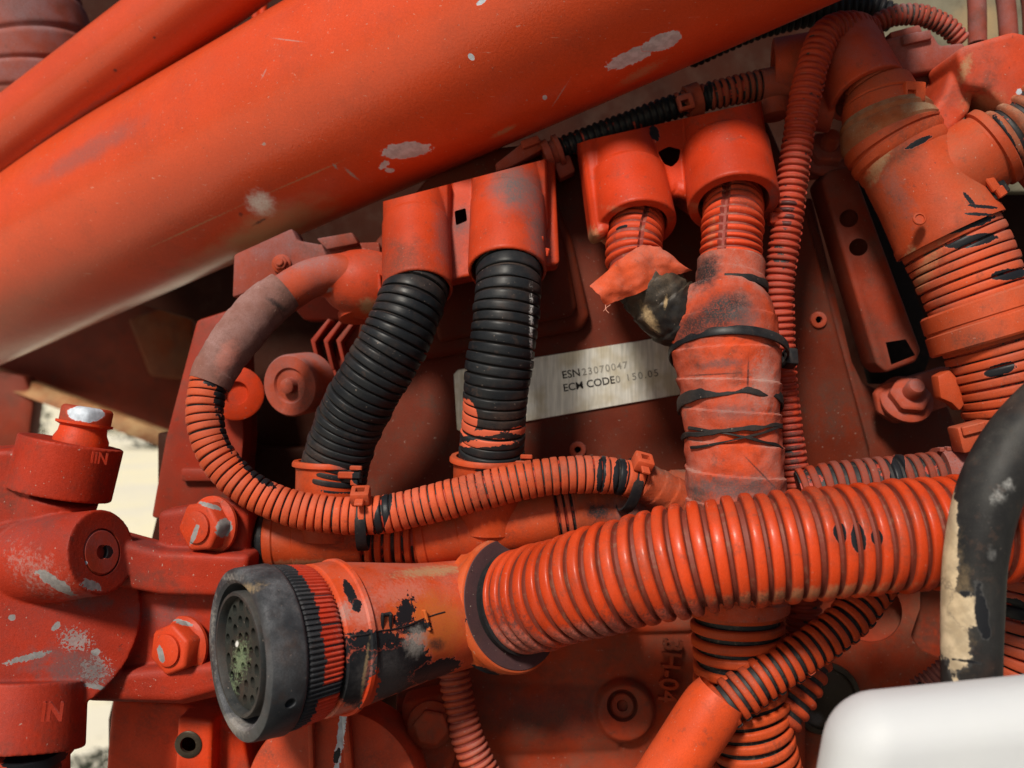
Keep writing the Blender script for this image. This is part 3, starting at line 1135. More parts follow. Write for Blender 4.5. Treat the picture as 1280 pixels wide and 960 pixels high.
M['valve'] = coat('valve_casting_paint', (.32, .026, .012), .48, .42, dcol=(.13, .042, .040), speck=.6, up=.45, grit=.5, dscale=35, peel=.3, peel_scale=900,
                  chips=[('primer', 70, 728, -10, 30, 7, .55, .5, 7), ('primer', 118, 858, -5, 14, 3, .2, .8, 5), ('primer', 120, 815, -15, 6, 5, 0, .6, 6),
                         ('primer', 15, 772, -20, 4, 4, 0, .4, 5), ('primer', 70, 783, -20, 7, 4, -.9, .6, 5), ('primer', 35, 822, -20, 26, 4, -.25, 1.0, 4),
                         ('primer', 95, 800, -20, 16, 11, .3, 2.4, 3, .8), ('primer', 118, 838, -20, 16, 14, .3, 2.4, 3, .8), ('primer', 113, 731, -20, 13, 6, .3, .8, 5), ('ash', 60, 715, 10, 60, 30, .5, 1.0, 5, .5),
                         ('grey', 90, 835, -10, 70, 28, .2, .7, 14, .7), ('grey', 110, 750, 0, 40, 18, .2, .7, 14, .6), ('grey', 200, 770, 40, 60, 26, .1, .6, 20, .5)])
vc = tag(new_obj('valve_casting', me, M['valve']), 'dark red cast valve body with round bosses at the left edge', 'casting')
m_ = MB()
tc = P(128, 690, -10) - T * L(5)
m_.lathe(tc, T, [(-L(8), L(28)), (L(3), L(28)), (L(5), L(26)), (L(5), L(9)), (L(-10), L(8))], 40)
M['plugred'] = coat('plug_paint', (.34, .045, .03), .55, .7, dcol=(.20, .10, .11), chips=[('black', 134, 690, -22, 8, 9, 0, .2, 6), ('metal', 106, 704, -20, 3, 3, 0, .4, 4)])
obj('socket_plug', m_, M['plugred'], vc)
m_ = MB()
m_.lathe(P(99, 562, 62), v_up, [(0, L(33, 40)), (L(14), L(33, 40)), (L(22), L(29, 40)), (L(30), L(28, 40)), (L(33), L(34, 40)), (L(36), L(34, 40))], 40)
obj('plug_collar', m_, M['red'], vc)
m_ = MB()
hexbolt(m_, P(99, 562, 62) + v_up * L(34), v_up, L(33, 50), L(22, 50), rot=.5)
M['bolt_chip'] = coat('chipped_bolt_paint', (.40, .045, .022), .45, .2, chips=[('metal', 108, 517, 10, 26, 12, .05, .2, 8)])
obj('bolt_head', m_, M['bolt_chip'], vc)
m_ = MB()
bx = Vector((-.05, .1, -1))
m_.lathe(P(26, 935, -20), bx, [(-L(8), L(62)), (L(4), L(62))], 48)
hexbolt(m_, P(27, 932, -20), bx, L(54), L(70), rot=.2)
M['bolt_chip2'] = coat('worn_lower_fitting_paint', (.40, .045, .022), .45, .2, chips=[('black', 45, 950, -60, 38, 26, .1, .35, 12)])
obj('hex_fitting', m_, M['bolt_chip2'], vc)
me = lettering('IN', 29, P(50, 900, -88), .12, 2.6, .9, face=Matrix.Rotation(.35, 4, 'Z'), squeeze=.8)
new_obj('lettering', me, M['valve'], vc)
me = lettering('IIN', 20, P(112, 578, 6), .18, 1.6, .4, face=Matrix.Rotation(.62, 4, 'Z'), squeeze=.8)
new_obj('lettering', me, M['valve'], vc)
for (x, y, k, chips) in ((262, 656, 0, [('primer', 280, 660, 30, 10, 12, .3, .5, 6), ('primer', 243, 668, 20, 3, 14, .3, .5, 5), ('primer', 262, 632, 30, 16, 3, .3, .6, 5)]),
                         (226, 806, 1, [('primer', 201, 818, 10, 3.5, 12, -.3, .5, 5), ('primer', 228, 778, 30, 14, 3, .3, .6, 5)])):
    m_ = MB()
    a_ = Vector((-.42, -1, .06))
    hexbolt(m_, P(x + 6, y, 52 if k == 0 else 58), a_, L(32, 30), L(24, 30), L(20, 20), L(8, 20), L(37, 30), L(6, 30), rot=.25 + k * .3)
    obj('bolt', m_, coat('chipped_flange_bolt', (.46, .05, .024), .42, .15, chips=chips), vc)

# ------------------------------------------------------------------ double connector shells on the module
def sleeve(mb, top, bot, r, collar=None, n=64):
    """round cable sleeve from top to its open lower end; r in px at the lower end"""
    A, B = P(*top), P(*bot)
    T = B - A
    Ln = T.length
    R = L(r, bot[2])
    if collar:
        f, k = collar
        prof = [(0, R), (Ln * f - L(4), R), (Ln * f, R * k), (Ln - L(3), R * k), (Ln, R * k * .97), (Ln, R * .82), (Ln - L(40), R * .8)]
    else:
        prof = [(0, R), (Ln * .55, R), (Ln * .555, R * 1.03), (Ln - L(3), R * 1.03), (Ln, R), (Ln, R * .93), (Ln - L(36), R * .91)]
    mb.lathe(A, T, prof, n)
    return T.normalized()


def cut_top(me, a, b, dz):
    """slice everything above the picture line a-b"""
    bm = bmesh.new()
    bm.from_mesh(me)
    pa_, pb_ = P(a[0], a[1], dz), P(b[0], b[1], dz)
    d = (pb_ - pa_).normalized()
    n = Vector((-d.z, 0, d.x))
    if n.z < 0:
        n = -n
    r = bmesh.ops.bisect_plane(bm, geom=bm.verts[:] + bm.edges[:] + bm.faces[:], plane_co=pa_, plane_no=n, clear_outer=True)
    es = [e for e in r['geom_cut'] if isinstance(e, bmesh.types.BMEdge)]
    bmesh.ops.holes_fill(bm, edges=es, sides=0)
    bm.to_mesh(me)
    bm.free()
    sharpen(me, .6)
    return me


M['shellA'] = coat('left_shell_paint', (.41, .044, .017), .40, .12, speck=.35, peel=.18,
                   chips=[('grey', 645, 245, 120, 50, 44, .6, .35, 14, .95), ('grey', 560, 300, 120, 26, 70, 0, .5, 14, .5), ('ash', 600, 200, 140, 20, 10, 0, .6, 6, .3),
                          ('grey', 672, 300, 110, 26, 60, 0, .5, 8, .75), ('grey', 578, 275, 150, 16, 30, 0, .4, 8, .7)])
sA = MB()
sleeve(sA, (518, 190, 222), (522, 364, 88), 43)
sleeve(sA, (636, 160, 225), (634, 340, 88), 48)
sA.prism([(480, 190), (684, 150), (694, 205), (700, 330), (590, 345), (482, 368)], 186, 70, 5, slope=-.5, y0=220)
sA.prism([(590, 170), (683, 150), (686, 290), (590, 300)], 140, 70, 12, slope=-.3, y0=220)
sA.prism([(481, 200), (562, 180), (562, 300), (481, 320)], 150, 70, 12, slope=-.3, y0=220)
cut = MB()
cut.prism([(568, 264), (582, 260), (584, 276), (570, 282)], 60, 200, 2, ray=True)
cut.prism([(440, 262), (720, 189), (700, 60), (440, 100)], 20, 400, ray=True)
for (t_, b_, r_) in (((518, 190, 222), (522, 364, 88), 43), ((636, 160, 225), (634, 340, 88), 48)):
    A_, B_ = P(*t_), P(*b_)
    T_ = (B_ - A_).normalized()
    cut.lathe(B_ + T_ * L(10), -T_, [(0, L(r_ * .93, 88)), (L(46), L(r_ * .93, 88))], 56)
o = empty('connector_shell', P(585, 380, 150))
new_obj('shell_body', fuse(sA, 'shell_body', 1.6, 3, cut), M['shellA'], o)
m_ = MB()
m_.box(P(676, 306, 92), (L(6), L(14), L(22)), Matrix.Rotation(.1, 3, 'Y'), L(1.5), 1)
m_.box(P(683, 316, 96), (L(7), L(10), L(12)), Matrix.Rotation(.3, 3, 'Y'), L(1.5), 1)
obj('latch', m_, M['red'], o)
m_ = MB()
m_.box(P(475, 355, 90), (L(5), L(16), L(26)), Matrix.Rotation(-.1, 3, 'Y'), L(1.2), 1)
m_.box(P(481, 364, 84), (L(8), L(10), L(8)), Matrix.Rotation(-.5, 3, 'Y'), L(1.2), 1)
obj('latch', m_, M['red'], o)
m_ = MB()
fr_ = [(-1, -1), (1, -1), (1, 1), (-1, 1)]
m_.prism([(611, 234), (619, 234), (619, 255), (611, 255)], 116, 20, 1, 1)
obj('keeper', m_, M['shellA'], o)
tag(o, 'left double red cable shell, black hoses leaving it downwards', 'connector')

M['shellB'] = coat('right_shell_paint', (.42, .036, .013), .38, .10, speck=.3, peel=.15,
                   chips=[('black', 818, 166, 150, 6, 10, -.35, .7, 6), ('tan', 742, 300, 120, 22, 22, 0, .6, 8, .8), ('tan', 905, 262, 90, 60, 12, .1, .6, 10, .5),
                          ('tan', 795, 268, 90, 50, 8, .2, .6, 10, .4), ('soot', 842, 262, 140, 22, 24, 0, .3, 8, .9), ('grey', 966, 240, 110, 12, 22, 0, .5, 8, .7),
                          ('soot', 935, 214, 100, 5, 3.5, .3, .1, 8)])
sB = MB()
sleeve(sB, (764, 120, 235), (796, 284, 100), 46, (.66, 1.09))
sleeve(sB, (890, 85, 226), (917, 256, 92), 52, (.64, 1.09))
sB.prism([(722, 150), (790, 110), (860, 90), (948, 80), (962, 170), (973, 236), (966, 262), (880, 262), (848, 240), (818, 264), (742, 300)], 158, 80, 14, 3, slope=-.55, y0=150)
cut = MB()
cut.prism([(822, 190), (836, 183), (851, 187), (848, 201), (840, 209), (830, 205)], 40, 220, 3, ray=True)
cut.prism([(690, 190), (735, 175), (940, 129), (1000, 116), (1000, 20), (690, 40)], 20, 400, ray=True)
for (t_, b_, r_) in (((764, 120, 235), (796, 284, 100), 46), ((890, 85, 226), (917, 256, 92), 52)):
    A_, B_ = P(*t_), P(*b_)
    T_ = (B_ - A_).normalized()
    cut.lathe(B_ + T_ * L(10), -T_, [(0, L(r_ * .84, 95)), (L(46), L(r_ * .84, 95))], 56)
o = empty('connector_shell', P(850, 300, 150))
new_obj('shell_body', fuse(sB, 'shell_body', 1.6, 3, cut), M['shellB'], o)
for (x, y, rr) in ((757, 258, 0), (968, 262, 0)):
    m_ = MB()
    m_.box(P(x, y + 12, 110), (L(16), L(20), L(16)), None, L(2), 1)
    obj('latch', m_, M['shellB'], o)
tag(o, 'right double red cable shell feeding the taped fork', 'connector')

# ------------------------------------------------------------------ black hoses
def rib_hose(name, pts, pitch, mats, label, depth=.13, n=56, rib=RIB_FLAT, cat='hose', **kw):
    m = MB()
    p = Path(pts)
    tube_corr(m, p, pitch, depth, n, rib, **kw)
    o = obj(name, m, mats, sharp=.9)
    return tag(o, label, cat), p


RIB_SOFT = [(0.0, 0.0), (0.04, 0.05), (0.08, 0.4), (0.14, 0.7), (0.24, 0.88), (0.38, 0.98), (0.5, 1.0), (0.62, 0.98), (0.76, 0.9), (0.86, 0.72), (0.92, 0.4), (0.96, 0.05)]
rib_hose('black_hose', [(521, 345, 110, 40), (516, 372, 84, 42), (494, 425, 72, 43), (462, 480, 76, 43), (436, 530, 92, 43), (420, 578, 104, 42), (414, 612, 108, 42)],
         11.4, [M['black_hose'], M['black_groove']], 'black ribbed hose leaning left, leftmost of the two', seed=11, n=64, depth=.10, rib=RIB_TIGHT, gthr=.5)
KINDS['oddpaint'] = ((.52, .10, .05), .5, 0, False)
M['black_hose2'] = coat('black_hose_part_painted', (.0085, .010, .0125), .34, .10, dcol=(.12, .12, .12), speck=.3, tone=.1, peel=.05,
                        chips=[('oddpaint', 583, 522, 60, 14, 24, 0, .25, 14), ('oddpaint', 605, 541, 60, 26, 4, -.05, .7, 5), ('oddpaint', 650, 538, 70, 14, 5, -.05, .7, 5),
                               ('oddpaint', 608, 554, 60, 36, 5, -.05, .7, 6), ('white', 664, 405, 62, 3, 50, 0, 1.2, 2, .8)])
rib_hose('black_hose', [(634, 318, 112, 42), (636, 350, 78, 42), (631, 410, 66, 42), (622, 470, 68, 42), (617, 530, 82, 41), (614, 575, 96, 41), (612, 606, 100, 41)],
         12.8, [M['black_hose2'], M['black_groove']], 'black upright ribbed hose with flecks of orange paint near its foot', seed=12, n=64, depth=.085, rib=RIB_TIGHT, gthr=.5)

# ------------------------------------------------------------------ tee fittings below them
M['tee'] = coat('tee_paint', (.42, .055, .018), .42, .22, dcol=(.30, .15, .09), speck=.3,
                chips=[('grey', 440, 590, 60, 30, 22, 0, .5, 8, .9), ('tan', 380, 705, 70, 60, 8, 0, .6, 8, .5), ('grey', 415, 572, 60, 40, 6, 0, .6, 8, .5)])


def tee(name, rim, foot, r, h0, h1, hr, label, clip, endring=None):
    o = empty(name, P(h0[0] * .5 + h1[0] * .5, h0[1] + 40, h0[2]))
    m = MB()
    A, B = P(*rim), P(*foot)
    T = B - A
    R = L(r, rim[2])
    m.lathe(A, T, [(L(24), R * .9), (0, R * .93), (0, R * 1.07), (L(3), R * 1.11), (L(7), R * 1.11), (L(9), R * 1.02), (L(14), R), (T.length, R)], 56, cap0=False)
    hA, hB = P(*h0), P(*h1)
    hT = hB - hA
    HR = L(hr, h0[2])
    Ln = hT.length
    m.lathe(hA, hT, [(0, HR * .86), (0, HR * 1.0), (L(3), HR * 1.05), (L(12), HR * 1.05), (L(14), HR), (Ln * .3, HR), (Ln * .31, HR * 1.04), (Ln - L(3), HR * 1.04), (Ln, HR), (Ln, HR * .8)], 56)
    bo = obj('body', m, M['tee'], o)
    m = MB()
    x, y, d = clip
    m.box(P(x, y, d), (L(30), L(8), L(9)), Matrix.Rotation(.03, 3, 'Y'), L(1.5), 1)
    m.box(P(x + 8, y - 9, d), (L(16), L(7), L(6)), Matrix.Rotation(.03, 3, 'Y'), L(1.2), 1)
    m.box(P(x + 6, y + 9, d + 2), (L(10), L(7), L(8)), None, L(1.2), 1)
    obj('clip', m, M['tee_clip'], bo)
    m = MB()
    m.box(P(x - 2, y + 1, d + 7), (L(38), L(6), L(18)), Matrix.Rotation(.03, 3, 'Y'), L(1.2), 1)
    obj('clip_seat', m, M['black'], bo)
    if endring:
        m = MB()
        m.lathe(hA - hT.normalized() * L(10), hT, [(0, HR * .8), (0, HR * .95), (L(4), HR), (L(9), HR * .97), (L(12), HR * .85)], 48)
        obj('end_seal', m, M['black'], o)
    return tag(o, label, 'fitting')


M['tee_clip'] = coat('clip_paint', (.46, .07, .03), .5, .5, chips=[('black', 447, 597, 40, 8, 10, 0, .5, 5)])
tee('tee_fitting', (414, 576, 108), (412, 672, 108), 43, (336, 676, 110), (454, 670, 112), 37, 'left orange tee fitting at the foot of the leaning black hose', (437, 594, 62), True)
tee('tee_fitting', (612, 570, 102), (610, 660, 112), 45, (522, 674, 112), (694, 644, 112), 38, 'right orange tee fitting under the upright black hose', (650, 580, 68))
m = MB()
tube_corr(m, Path([(446, 672, 112, 34), (490, 673, 112, 34), (530, 672, 112, 34)]), 13, .14, 56, RIB_FLAT, seed=3)
tag(obj('joint_hose', m, [M['hose_paint'], M['grv_black']]), 'short ribbed hose joining the two orange tee fittings', 'hose')
o = empty('taped_run', P(770, 670, 112))
m = MB()
tube_corr(m, Path([(688, 645, 112, 35), (705, 642, 112, 35), (724, 639, 112, 35)]), 11, .14, 56, RIB_FLAT, seed=5)
obj('ribbed_end', m, [M['hose_dusty'], M['grv_black']], o)
m = MB()
tube(m, Path([(718, 640, 112, 36), (760, 634, 112, 37), (810, 628, 115, 36), (880, 622, 118, 36)]), 56, 2.0, rfn=wrapped(26, .05, .03, 2.0))
M['tape_dark'] = cloth_tape('cloth_tape_dirty', col=(.34, .06, .03), dcol=(.12, .085, .065), chips=[('soot', 748, 640, 80, 22, 16, 0, .5, 8), ('grey', 790, 640, 80, 40, 30, 0, .6, 10, .7)])
obj('tape_wrap', m, M['tape_dark'], o)
tag(o, 'dark taped hose end running right from the tee fittings', 'hose')

# ------------------------------------------------------------------ orange loop conduit
LOOP = [(262, 470, 66, 24), (256, 520, 55, 23), (269, 567, 48, 23), (304, 606, 44, 23), (355, 632, 44, 23), (410, 643, 46, 23.5), (470, 644, 48, 24),
        (530, 632, 50, 24.5), (600, 614, 50, 24.5), (670, 598, 50, 24), (735, 593, 52, 23.5), (785, 598, 58, 23), (822, 612, 72, 23)]
M['loop'] = coat('loop_hose_paint', (.48, .085, .045), .55, .25, dcol=(.34, .14, .11), speck=.25,
                 chips=[('black', 478, 642, 24, 9, 32, .25, .25, 12), ('black', 752, 592, 30, 6, 26, .1, .4, 8), ('black', 775, 596, 35, 9, 30, .1, .3, 8),
                        ('black', 268, 478, 42, 13, 6, .1, .8, 6), ('black', 276, 500, 40, 8, 22, 0, .9, 5), ('black', 318, 585, 30, 9, 34, -.75, .7, 6), ('black', 283, 540, 34, 6, 26, -.3, .8, 5)])
loop = empty('loop_conduit', P(500, 680, 60))
m = MB()
lp_ = Path(LOOP)
tube_corr(m, lp_, 10.6, .15, 56, RIB_TIGHT, seed=21, gthr=.5)
obj('ribbed_tube', m, [M['loop'], groove('loop_groove', .18)], loop, sharp=.9)
m = MB()
tube(m, Path([(356, 364, 112, 26), (328, 386, 100, 29), (298, 420, 84, 29), (272, 458, 70, 27), (262, 480, 64, 25.5)]), 56, 1.6, rfn=wrapped(24, .035, .035, 5.0, 120))
M['tape_grey'] = cloth_tape('grey_dusty_tape', col=(.17, .075, .06), dcol=(.26, .15, .14), dust=.8, chips=[('pink', 285, 445, 60, 18, 30, .4, .6, 10, .5), ('soot', 345, 380, 90, 20, 5, .6, .4, 6, .8)])
obj('tape_wrap', m, M['tape_grey'], loop)
m = MB()
tube(m, Path([(442, 345, 152, 24), (415, 342, 142, 24), (385, 350, 128, 24), (352, 370, 113, 25)]), 48, 3, rfn=wrapped(60, .01, .02, 1.0))
obj('inner_sleeve', m, M['red_dusty'], loop)
m = MB()
tube(m, Path([(800, 602, 63, 24.5), (822, 612, 72, 25), (850, 628, 84, 26), (890, 652, 100, 26)]), 56, 1.6, rfn=wrapped(20, .05, .05, 7.0, 150))
obj('tape_wrap', m, M['tape_dark'], loop)
tag(loop, 'orange ribbed conduit looping from the dusty boot across the tee fittings', 'conduit')

bt = MB()
tube(bt, Path([(492, 362, 190, 40), (470, 358, 180, 43), (448, 354, 168, 43), (430, 350, 158, 38), (414, 346, 148, 29), (402, 345, 140, 25)]), 56, 2)
bt.lathe(P(452, 388, 180), Vector((.2, -.2, -1)), [(0, L(30, 160)), (L(10), L(30, 160)), (L(12), L(26, 160))], 40)
tag(obj('cable_boot', bt, coat('boot_paint', (.46, .05, .02), .42, .4, chips=[('tan', 460, 382, 140, 16, 14, 0, .5, 8, .7), ('ash', 408, 362, 130, 10, 6, 0, .6, 6, .6)])),
    'bulging red rubber boot at the upper end of the loop conduit', 'boot')

hs_ = lp_.len
M['tie_head'] = coat('painted_tie', (.52, .09, .05), .5, .25, speck=.3)


def near(path, px):
    """arc length where the path passes photo column px (first on the lower run)"""
    best, bs = 1e9, 0
    for k in range(400):
        s = path.len * k / 400
        c = path.at(s)[0]
        u = 640 + c.x / c.y * F
        v = 480 - (c.z - H) / c.y * F
        if v > 560 and abs(u - px) < best:
            best, bs = abs(u - px), s
    return bs


for (px, lab) in ((453, 'cable tie with painted head left on the loop, above the left tee fitting'), (787, 'cable tie with painted head right on the loop, near the taped trunk')):
    s = near(lp_, px)
    c, r = lp_.at(s)
    T = lp_.tan(s)
    zip_tie('cable_tie', c + Vector((0, L(4), -L(9))), T, r + L(9), L(14), L(2.5), -1.0 if px < 600 else -.9, [M['black'], M['tie_head']], lab, ell=.8, hs=1.35)

# ------------------------------------------------------------------ taped fork and trunk
M['band'] = coat('dusty_black_band', (.010, .010, .011), .5, .25, dcol=(.10, .08, .07), speck=.4, peel=.4, peel_scale=700)
fork = empty('taped_harness', P(910, 700, 70))
m = MB()
tube_corr(m, Path([(797, 276, 122, 35), (793, 300, 98, 36), (793, 325, 88, 36), (803, 350, 80, 36)]), 9.5, .10, 64, RIB_ROUND, slit=(-.12, .07), seed=31)
M['fork_paint'] = coat('fork_hose_paint', (.50, .055, .024), .45, .2, chips=[('black', 777, 285, 70, 8, 3, -.4, .3, 6), ('tan', 890, 290, 60, 6, 30, .1, .8, 5, .4)])
obj('ribbed_branch', m, [M['fork_paint'], M['grv_red']], fork)
m = MB()
tube_corr(m, Path([(917, 246, 122, 37), (916, 275, 95, 38), (914, 310, 84, 38.5), (913, 345, 78, 39)]), 9.8, .10, 64, RIB_ROUND, slit=(.55, .10), seed=32)
obj('ribbed_branch', m, [M['fork_paint'], M['grv_red']], fork)
M['trunk'] = cloth_tape('trunk_tape', col=(.44, .060, .028), dcol=(.31, .16, .135), dust=.8, grime=.6,
    chips=[('soot', 905, 388, 5, 56, 36, -.35, .30, 14, 1.0), ('soot', 862, 412, 10, 46, 26, -.5, .45, 10, .9), ('soot', 882, 340, 40, 26, 38, .35, .45, 10, 1.0), ('grey', 930, 400, 10, 30, 30, 0, .5, 10, .6),
           ('grey', 900, 455, 0, 44, 8, -.1, .6, 6, .6), ('grey', 915, 515, 0, 50, 14, 0, .5, 8, .5),
           ('soot', 935, 470, 0, 2, 34, .03, .2, 16, .8), ('soot', 890, 468, 0, 50, 1.5, -.05, .3, 10, .8), ('soot', 950, 590, 0, 40, 1.6, .8, .3, 10, .8), ('grey', 915, 610, 0, 90, 22, 0, .6, 10, .8), ('ash', 955, 480, 0, 20, 50, 0, .9, 5, .35)])
m = MB()
tube(m, Path([(914, 326, 82, 40), (913, 350, 76, 42), (911, 372, 74, 44), (907, 395, 76, 46)]), 64, 1.6, rfn=wrapped(22, .045, .03, 3.0, 110))
obj('tape_wrap', m, M['trunk'], fork)
m = MB()
tube(m, Path([(893, 368, 82, 50), (899, 392, 72, 63), (905, 425, 66, 65), (911, 470, 62, 62), (914, 520, 60, 58.5), (916, 542, 60, 57), (917, 562, 60, 59), (919, 610, 60, 61), (921, 690, 60, 61), (922, 762, 60, 60)]),
     88, 1.6, rfn=wrapped(40, .05, .045, 9.0, 110))
obj('tape_wrap', m, M['trunk'], fork)
M['tape_black'] = coat('black_shiny_tape', (.010, .010, .011), .38, .25, dcol=(.28, .2, .12), peel=.3, peel_scale=300, speck=.3,
                       chips=[('tan', 812, 398, 60, 9, 26, -.5, .5, 6, .9), ('tan', 832, 378, 40, 3, 12, .1, .6, 4, .9)])
m = MB()
tube(m, Path([(800, 345, 82, 36), (815, 362, 74, 38), (835, 385, 72, 40), (868, 405, 80, 40)]), 64, 1.4, rfn=wrapped(24, .06, .10, 4.0, 200))
obj('black_tape', m, M['tape_black'], fork)
m = MB()
ring_band(m, P(912, 506, 61), Vector((.02, .34, 1)), L(63.5, 61), L(14, 61), L(1.4), a0=-2.0, a1=2.0, wob=.25)
obj('black_band', m, M['band'], fork)
m = MB()
ring_band(m, P(914, 540, 60), Vector((-.10, .12, 1)), L(61, 60), L(6.5, 60), L(1.6), a0=-1.9, a1=1.9, wob=.9)
ring_band(m, P(915, 549, 60), Vector((.22, .10, 1)), L(61.5, 60), L(3.2, 60), L(1.4), a0=-1.3, a1=1.5, wob=.9)
ring_band(m, P(915, 546, 60), Vector((-.24, .05, 1)), L(61.2, 60), L(2.6, 60), L(1.4), a0=-1.2, a1=1.6, wob=.9)
obj('black_band', m, M['band'], fork)
m = MB()
ring_band(m, P(913, 361, 76), Vector((.05, .22, 1)), L(44.5, 76), L(10, 76), L(1.6), a0=-.4, a1=2.0, wob=.4)
obj('black_band', m, M['band'], fork)
# torn flap of tape standing off the left branch
fl = MB()
NU, NV = 40, 18
c0 = [P(737, 357, 18), P(760, 338, 20), P(778, 322, 32), P(806, 306, 42), P(835, 315, 48), P(858, 337, 58)]
c1 = [P(757, 382, 20), P(782, 372, 22), P(800, 366, 30), P(824, 352, 38), P(845, 344, 46), P(866, 338, 58)]


def bez(ps, t):
    n = len(ps) - 1
    k = min(n - 1, int(t * n))
    u = t * n - k
    a, b, c, d = ps[max(0, k - 1)], ps[k], ps[k + 1], ps[min(n, k + 2)]
    return .5 * ((2 * b) + (c - a) * u + (2 * a - 5 * b + 4 * c - d) * u * u + (3 * b - a - 3 * c + d) * u ** 3)


for side in (0, 1):
    for i in range(NU + 1):
        for j in range(NV + 1):
            u, v = i / NU, j / NV
            p = bez(c0, u).lerp(bez(c1, u), v)
            bul = math.sin(v * PI) * L(7)
            z = mnoise.noise(p * 180) * L(6) + mnoise.noise(p * 520) * L(2.2)
            e = mnoise.noise(p * 900) * L(2.0) * (1 if j in (0, NV) or i == 0 else 0)
            fl.v.append(p + Vector((e, -bul - z + side * L(2.2), e)))
W = NV + 1
for i in range(NU):
    for j in range(NV):
        a = i * W + j
        b = a + (NU + 1) * W
        fl.face((a, a + 1, a + W + 1, a + W))
        fl.face((b, b + W, b + W + 1, b + 1))
off = (NU + 1) * W
for i in range(NU):
    for j in (0, NV):
        a = i * W + j
        fl.face((a, a + W, a + W + off, a + off))
for j in range(NV):
    for i in (0, NU):
        a = i * W + j
        fl.face((a, a + 1, a + 1 + off, a + off))
th = MB()
for k, (x, y) in enumerate(((757, 381), (763, 381))):
    q_ = random.Random(k)
    tube(th, Path([(x, y, 20, .5), (x - 3 + q_.uniform(-4, 4), y + 5, 18, .45), (x - 6 + q_.uniform(-6, 6), y + 8 + q_.uniform(-3, 4), 16, .35)]), 5, 2)
M['thread'] = coat('pale_thread', (.5, .22, .16), .8, 0, speck=0, peel=0, grime=0, grit=0)
obj('frayed_threads', th, M['thread'], fork)
M['flap'] = cloth_tape('torn_tape_flap', col=(.52, .085, .045), dcol=(.36, .16, .13), dust=.45)
obj('torn_flap', fl, M['flap'], fork)
m = MB()
tp = Path([(921, 740, 60, 57), (922, 800, 58, 57), (926, 860, 60, 57), (938, 930, 66, 57), (955, 1010, 76, 57)])
M['trunk_rib'] = coat('trunk_hose_paint', (.50, .075, .028), .46, .14, speck=.3)
tube_corr(m, tp, 17.0, .14, 72, RIB_FLAT, seed=33, gthr=.6)
obj('ribbed_tube', m, [M['trunk_rib'], groove('trunk_groove', -.1, dirt=.35)], fork, sharp=.9)
tag(fork, 'taped cable fork that merges into a thick trunk passing behind the big hose', 'cable harness')
zip_tie('cable_tie', P(910, 442, 66), Vector((.06, .38, 1)), L(70, 66), L(12), L(3), 1.62, [M['black'], M['black']], 'black cable tie strapped round the taped trunk', hs=1.5)

# ------------------------------------------------------------------ slim conduit right of the trunk
M['slim'] = coat('slim_conduit_paint', (.36, .042, .022), .52, .35, dcol=(.20, .080, .070), speck=.3,
                 chips=[('black', 985, 255, 90, 10, 10, 0, .5, 8, .85), ('black', 985, 275, 90, 6, 12, .3, .8, 5, .8), ('soot', 990, 560, 90, 16, 60, 0, .6, 14, .9), ('soot', 985, 500, 90, 16, 40, 0, .9, 14, .5)])
rib_hose('slim_conduit', [(1088, 42, 175, 19), (1062, 34, 155, 19.5), (1034, 42, 138, 20), (1018, 75, 128, 20), (1005, 130, 120, 20), (994, 200, 114, 19.5), (984, 280, 110, 19.5),
                          (974, 360, 112, 19), (976, 430, 116, 18), (981, 490, 120, 17), (988, 550, 122, 17), (996, 610, 122, 18), (1003, 690, 112, 21), (1005, 750, 104, 22), (1004, 800, 100, 22)],
         9.3, [M['slim'], groove('slim_groove', .5)], 'slim dusty red conduit running down right of the taped trunk', n=44, rib=RIB_ROUND, depth=.15, seed=41, cat='conduit', slit=(-1.05, .06, 1))

# ------------------------------------------------------------------ crossing hoses at the lower right
M['crossA'] = coat('crossing_hose_paint', (.50, .068, .026), .42, .16, speck=.3)
M['crossB'] = coat('crossing_hose_paint_worn', (.48, .065, .028), .45, .2, chips=[('black', 972 - k * 13.5, 888 + k * 14.5, 40, 4.4, 4.4, .7, .2, 6) for k in range(9)])
rib_hose('crossing_hose', [(1110, 712, 60, 25), (1084, 748, 38, 26), (1050, 784, 22, 26), (1000, 820, 10, 27), (948, 852, 2, 29), (905, 884, -2, 30), (880, 906, -2, 30)],
         14.2, [M['crossA'], groove('cross_groove', -.15)], 'split ribbed hose slanting down into the smooth sleeve', n=64, rib=RIB_FLAT, depth=.2, slit=(-.85, .05, 1), seed=42, gthr=.5)
rib_hose('crossing_hose', [(1018, 800, 92, 30), (998, 846, 76, 34), (966, 896, 64, 36), (930, 944, 60, 37), (890, 1000, 60, 38)],
         16.5, [M['crossB'], groove('cross_groove_worn', -.15)], 'thicker ribbed hose with a row of bare spots, under the split one', n=64, rib=RIB_ROUND, depth=.15, seed=43, gthr=.5)
m = MB()
cp = Path([(902, 868, -6, 33), (890, 884, -6, 37), (872, 912, -8, 38), (845, 954, -10, 37.5), (808, 1010, -12, 37)])
tube(m, cp, 56, 2.5, cap0=False, rfn=lambda s, a, r: r * (1 + .015 * mnoise.noise(Vector((a, s * 90, 0)))))
m.prism([(869, 858), (878, 852), (890, 888), (872, 905), (866, 890)], -4, 8, 2)
M['sleeve'] = coat('smooth_sleeve_paint', (.55, .072, .026), .42, .18, speck=.35)
tag(obj('smooth_sleeve', m, M['sleeve']), 'smooth bright orange sleeve at the bottom edge', 'sleeve')

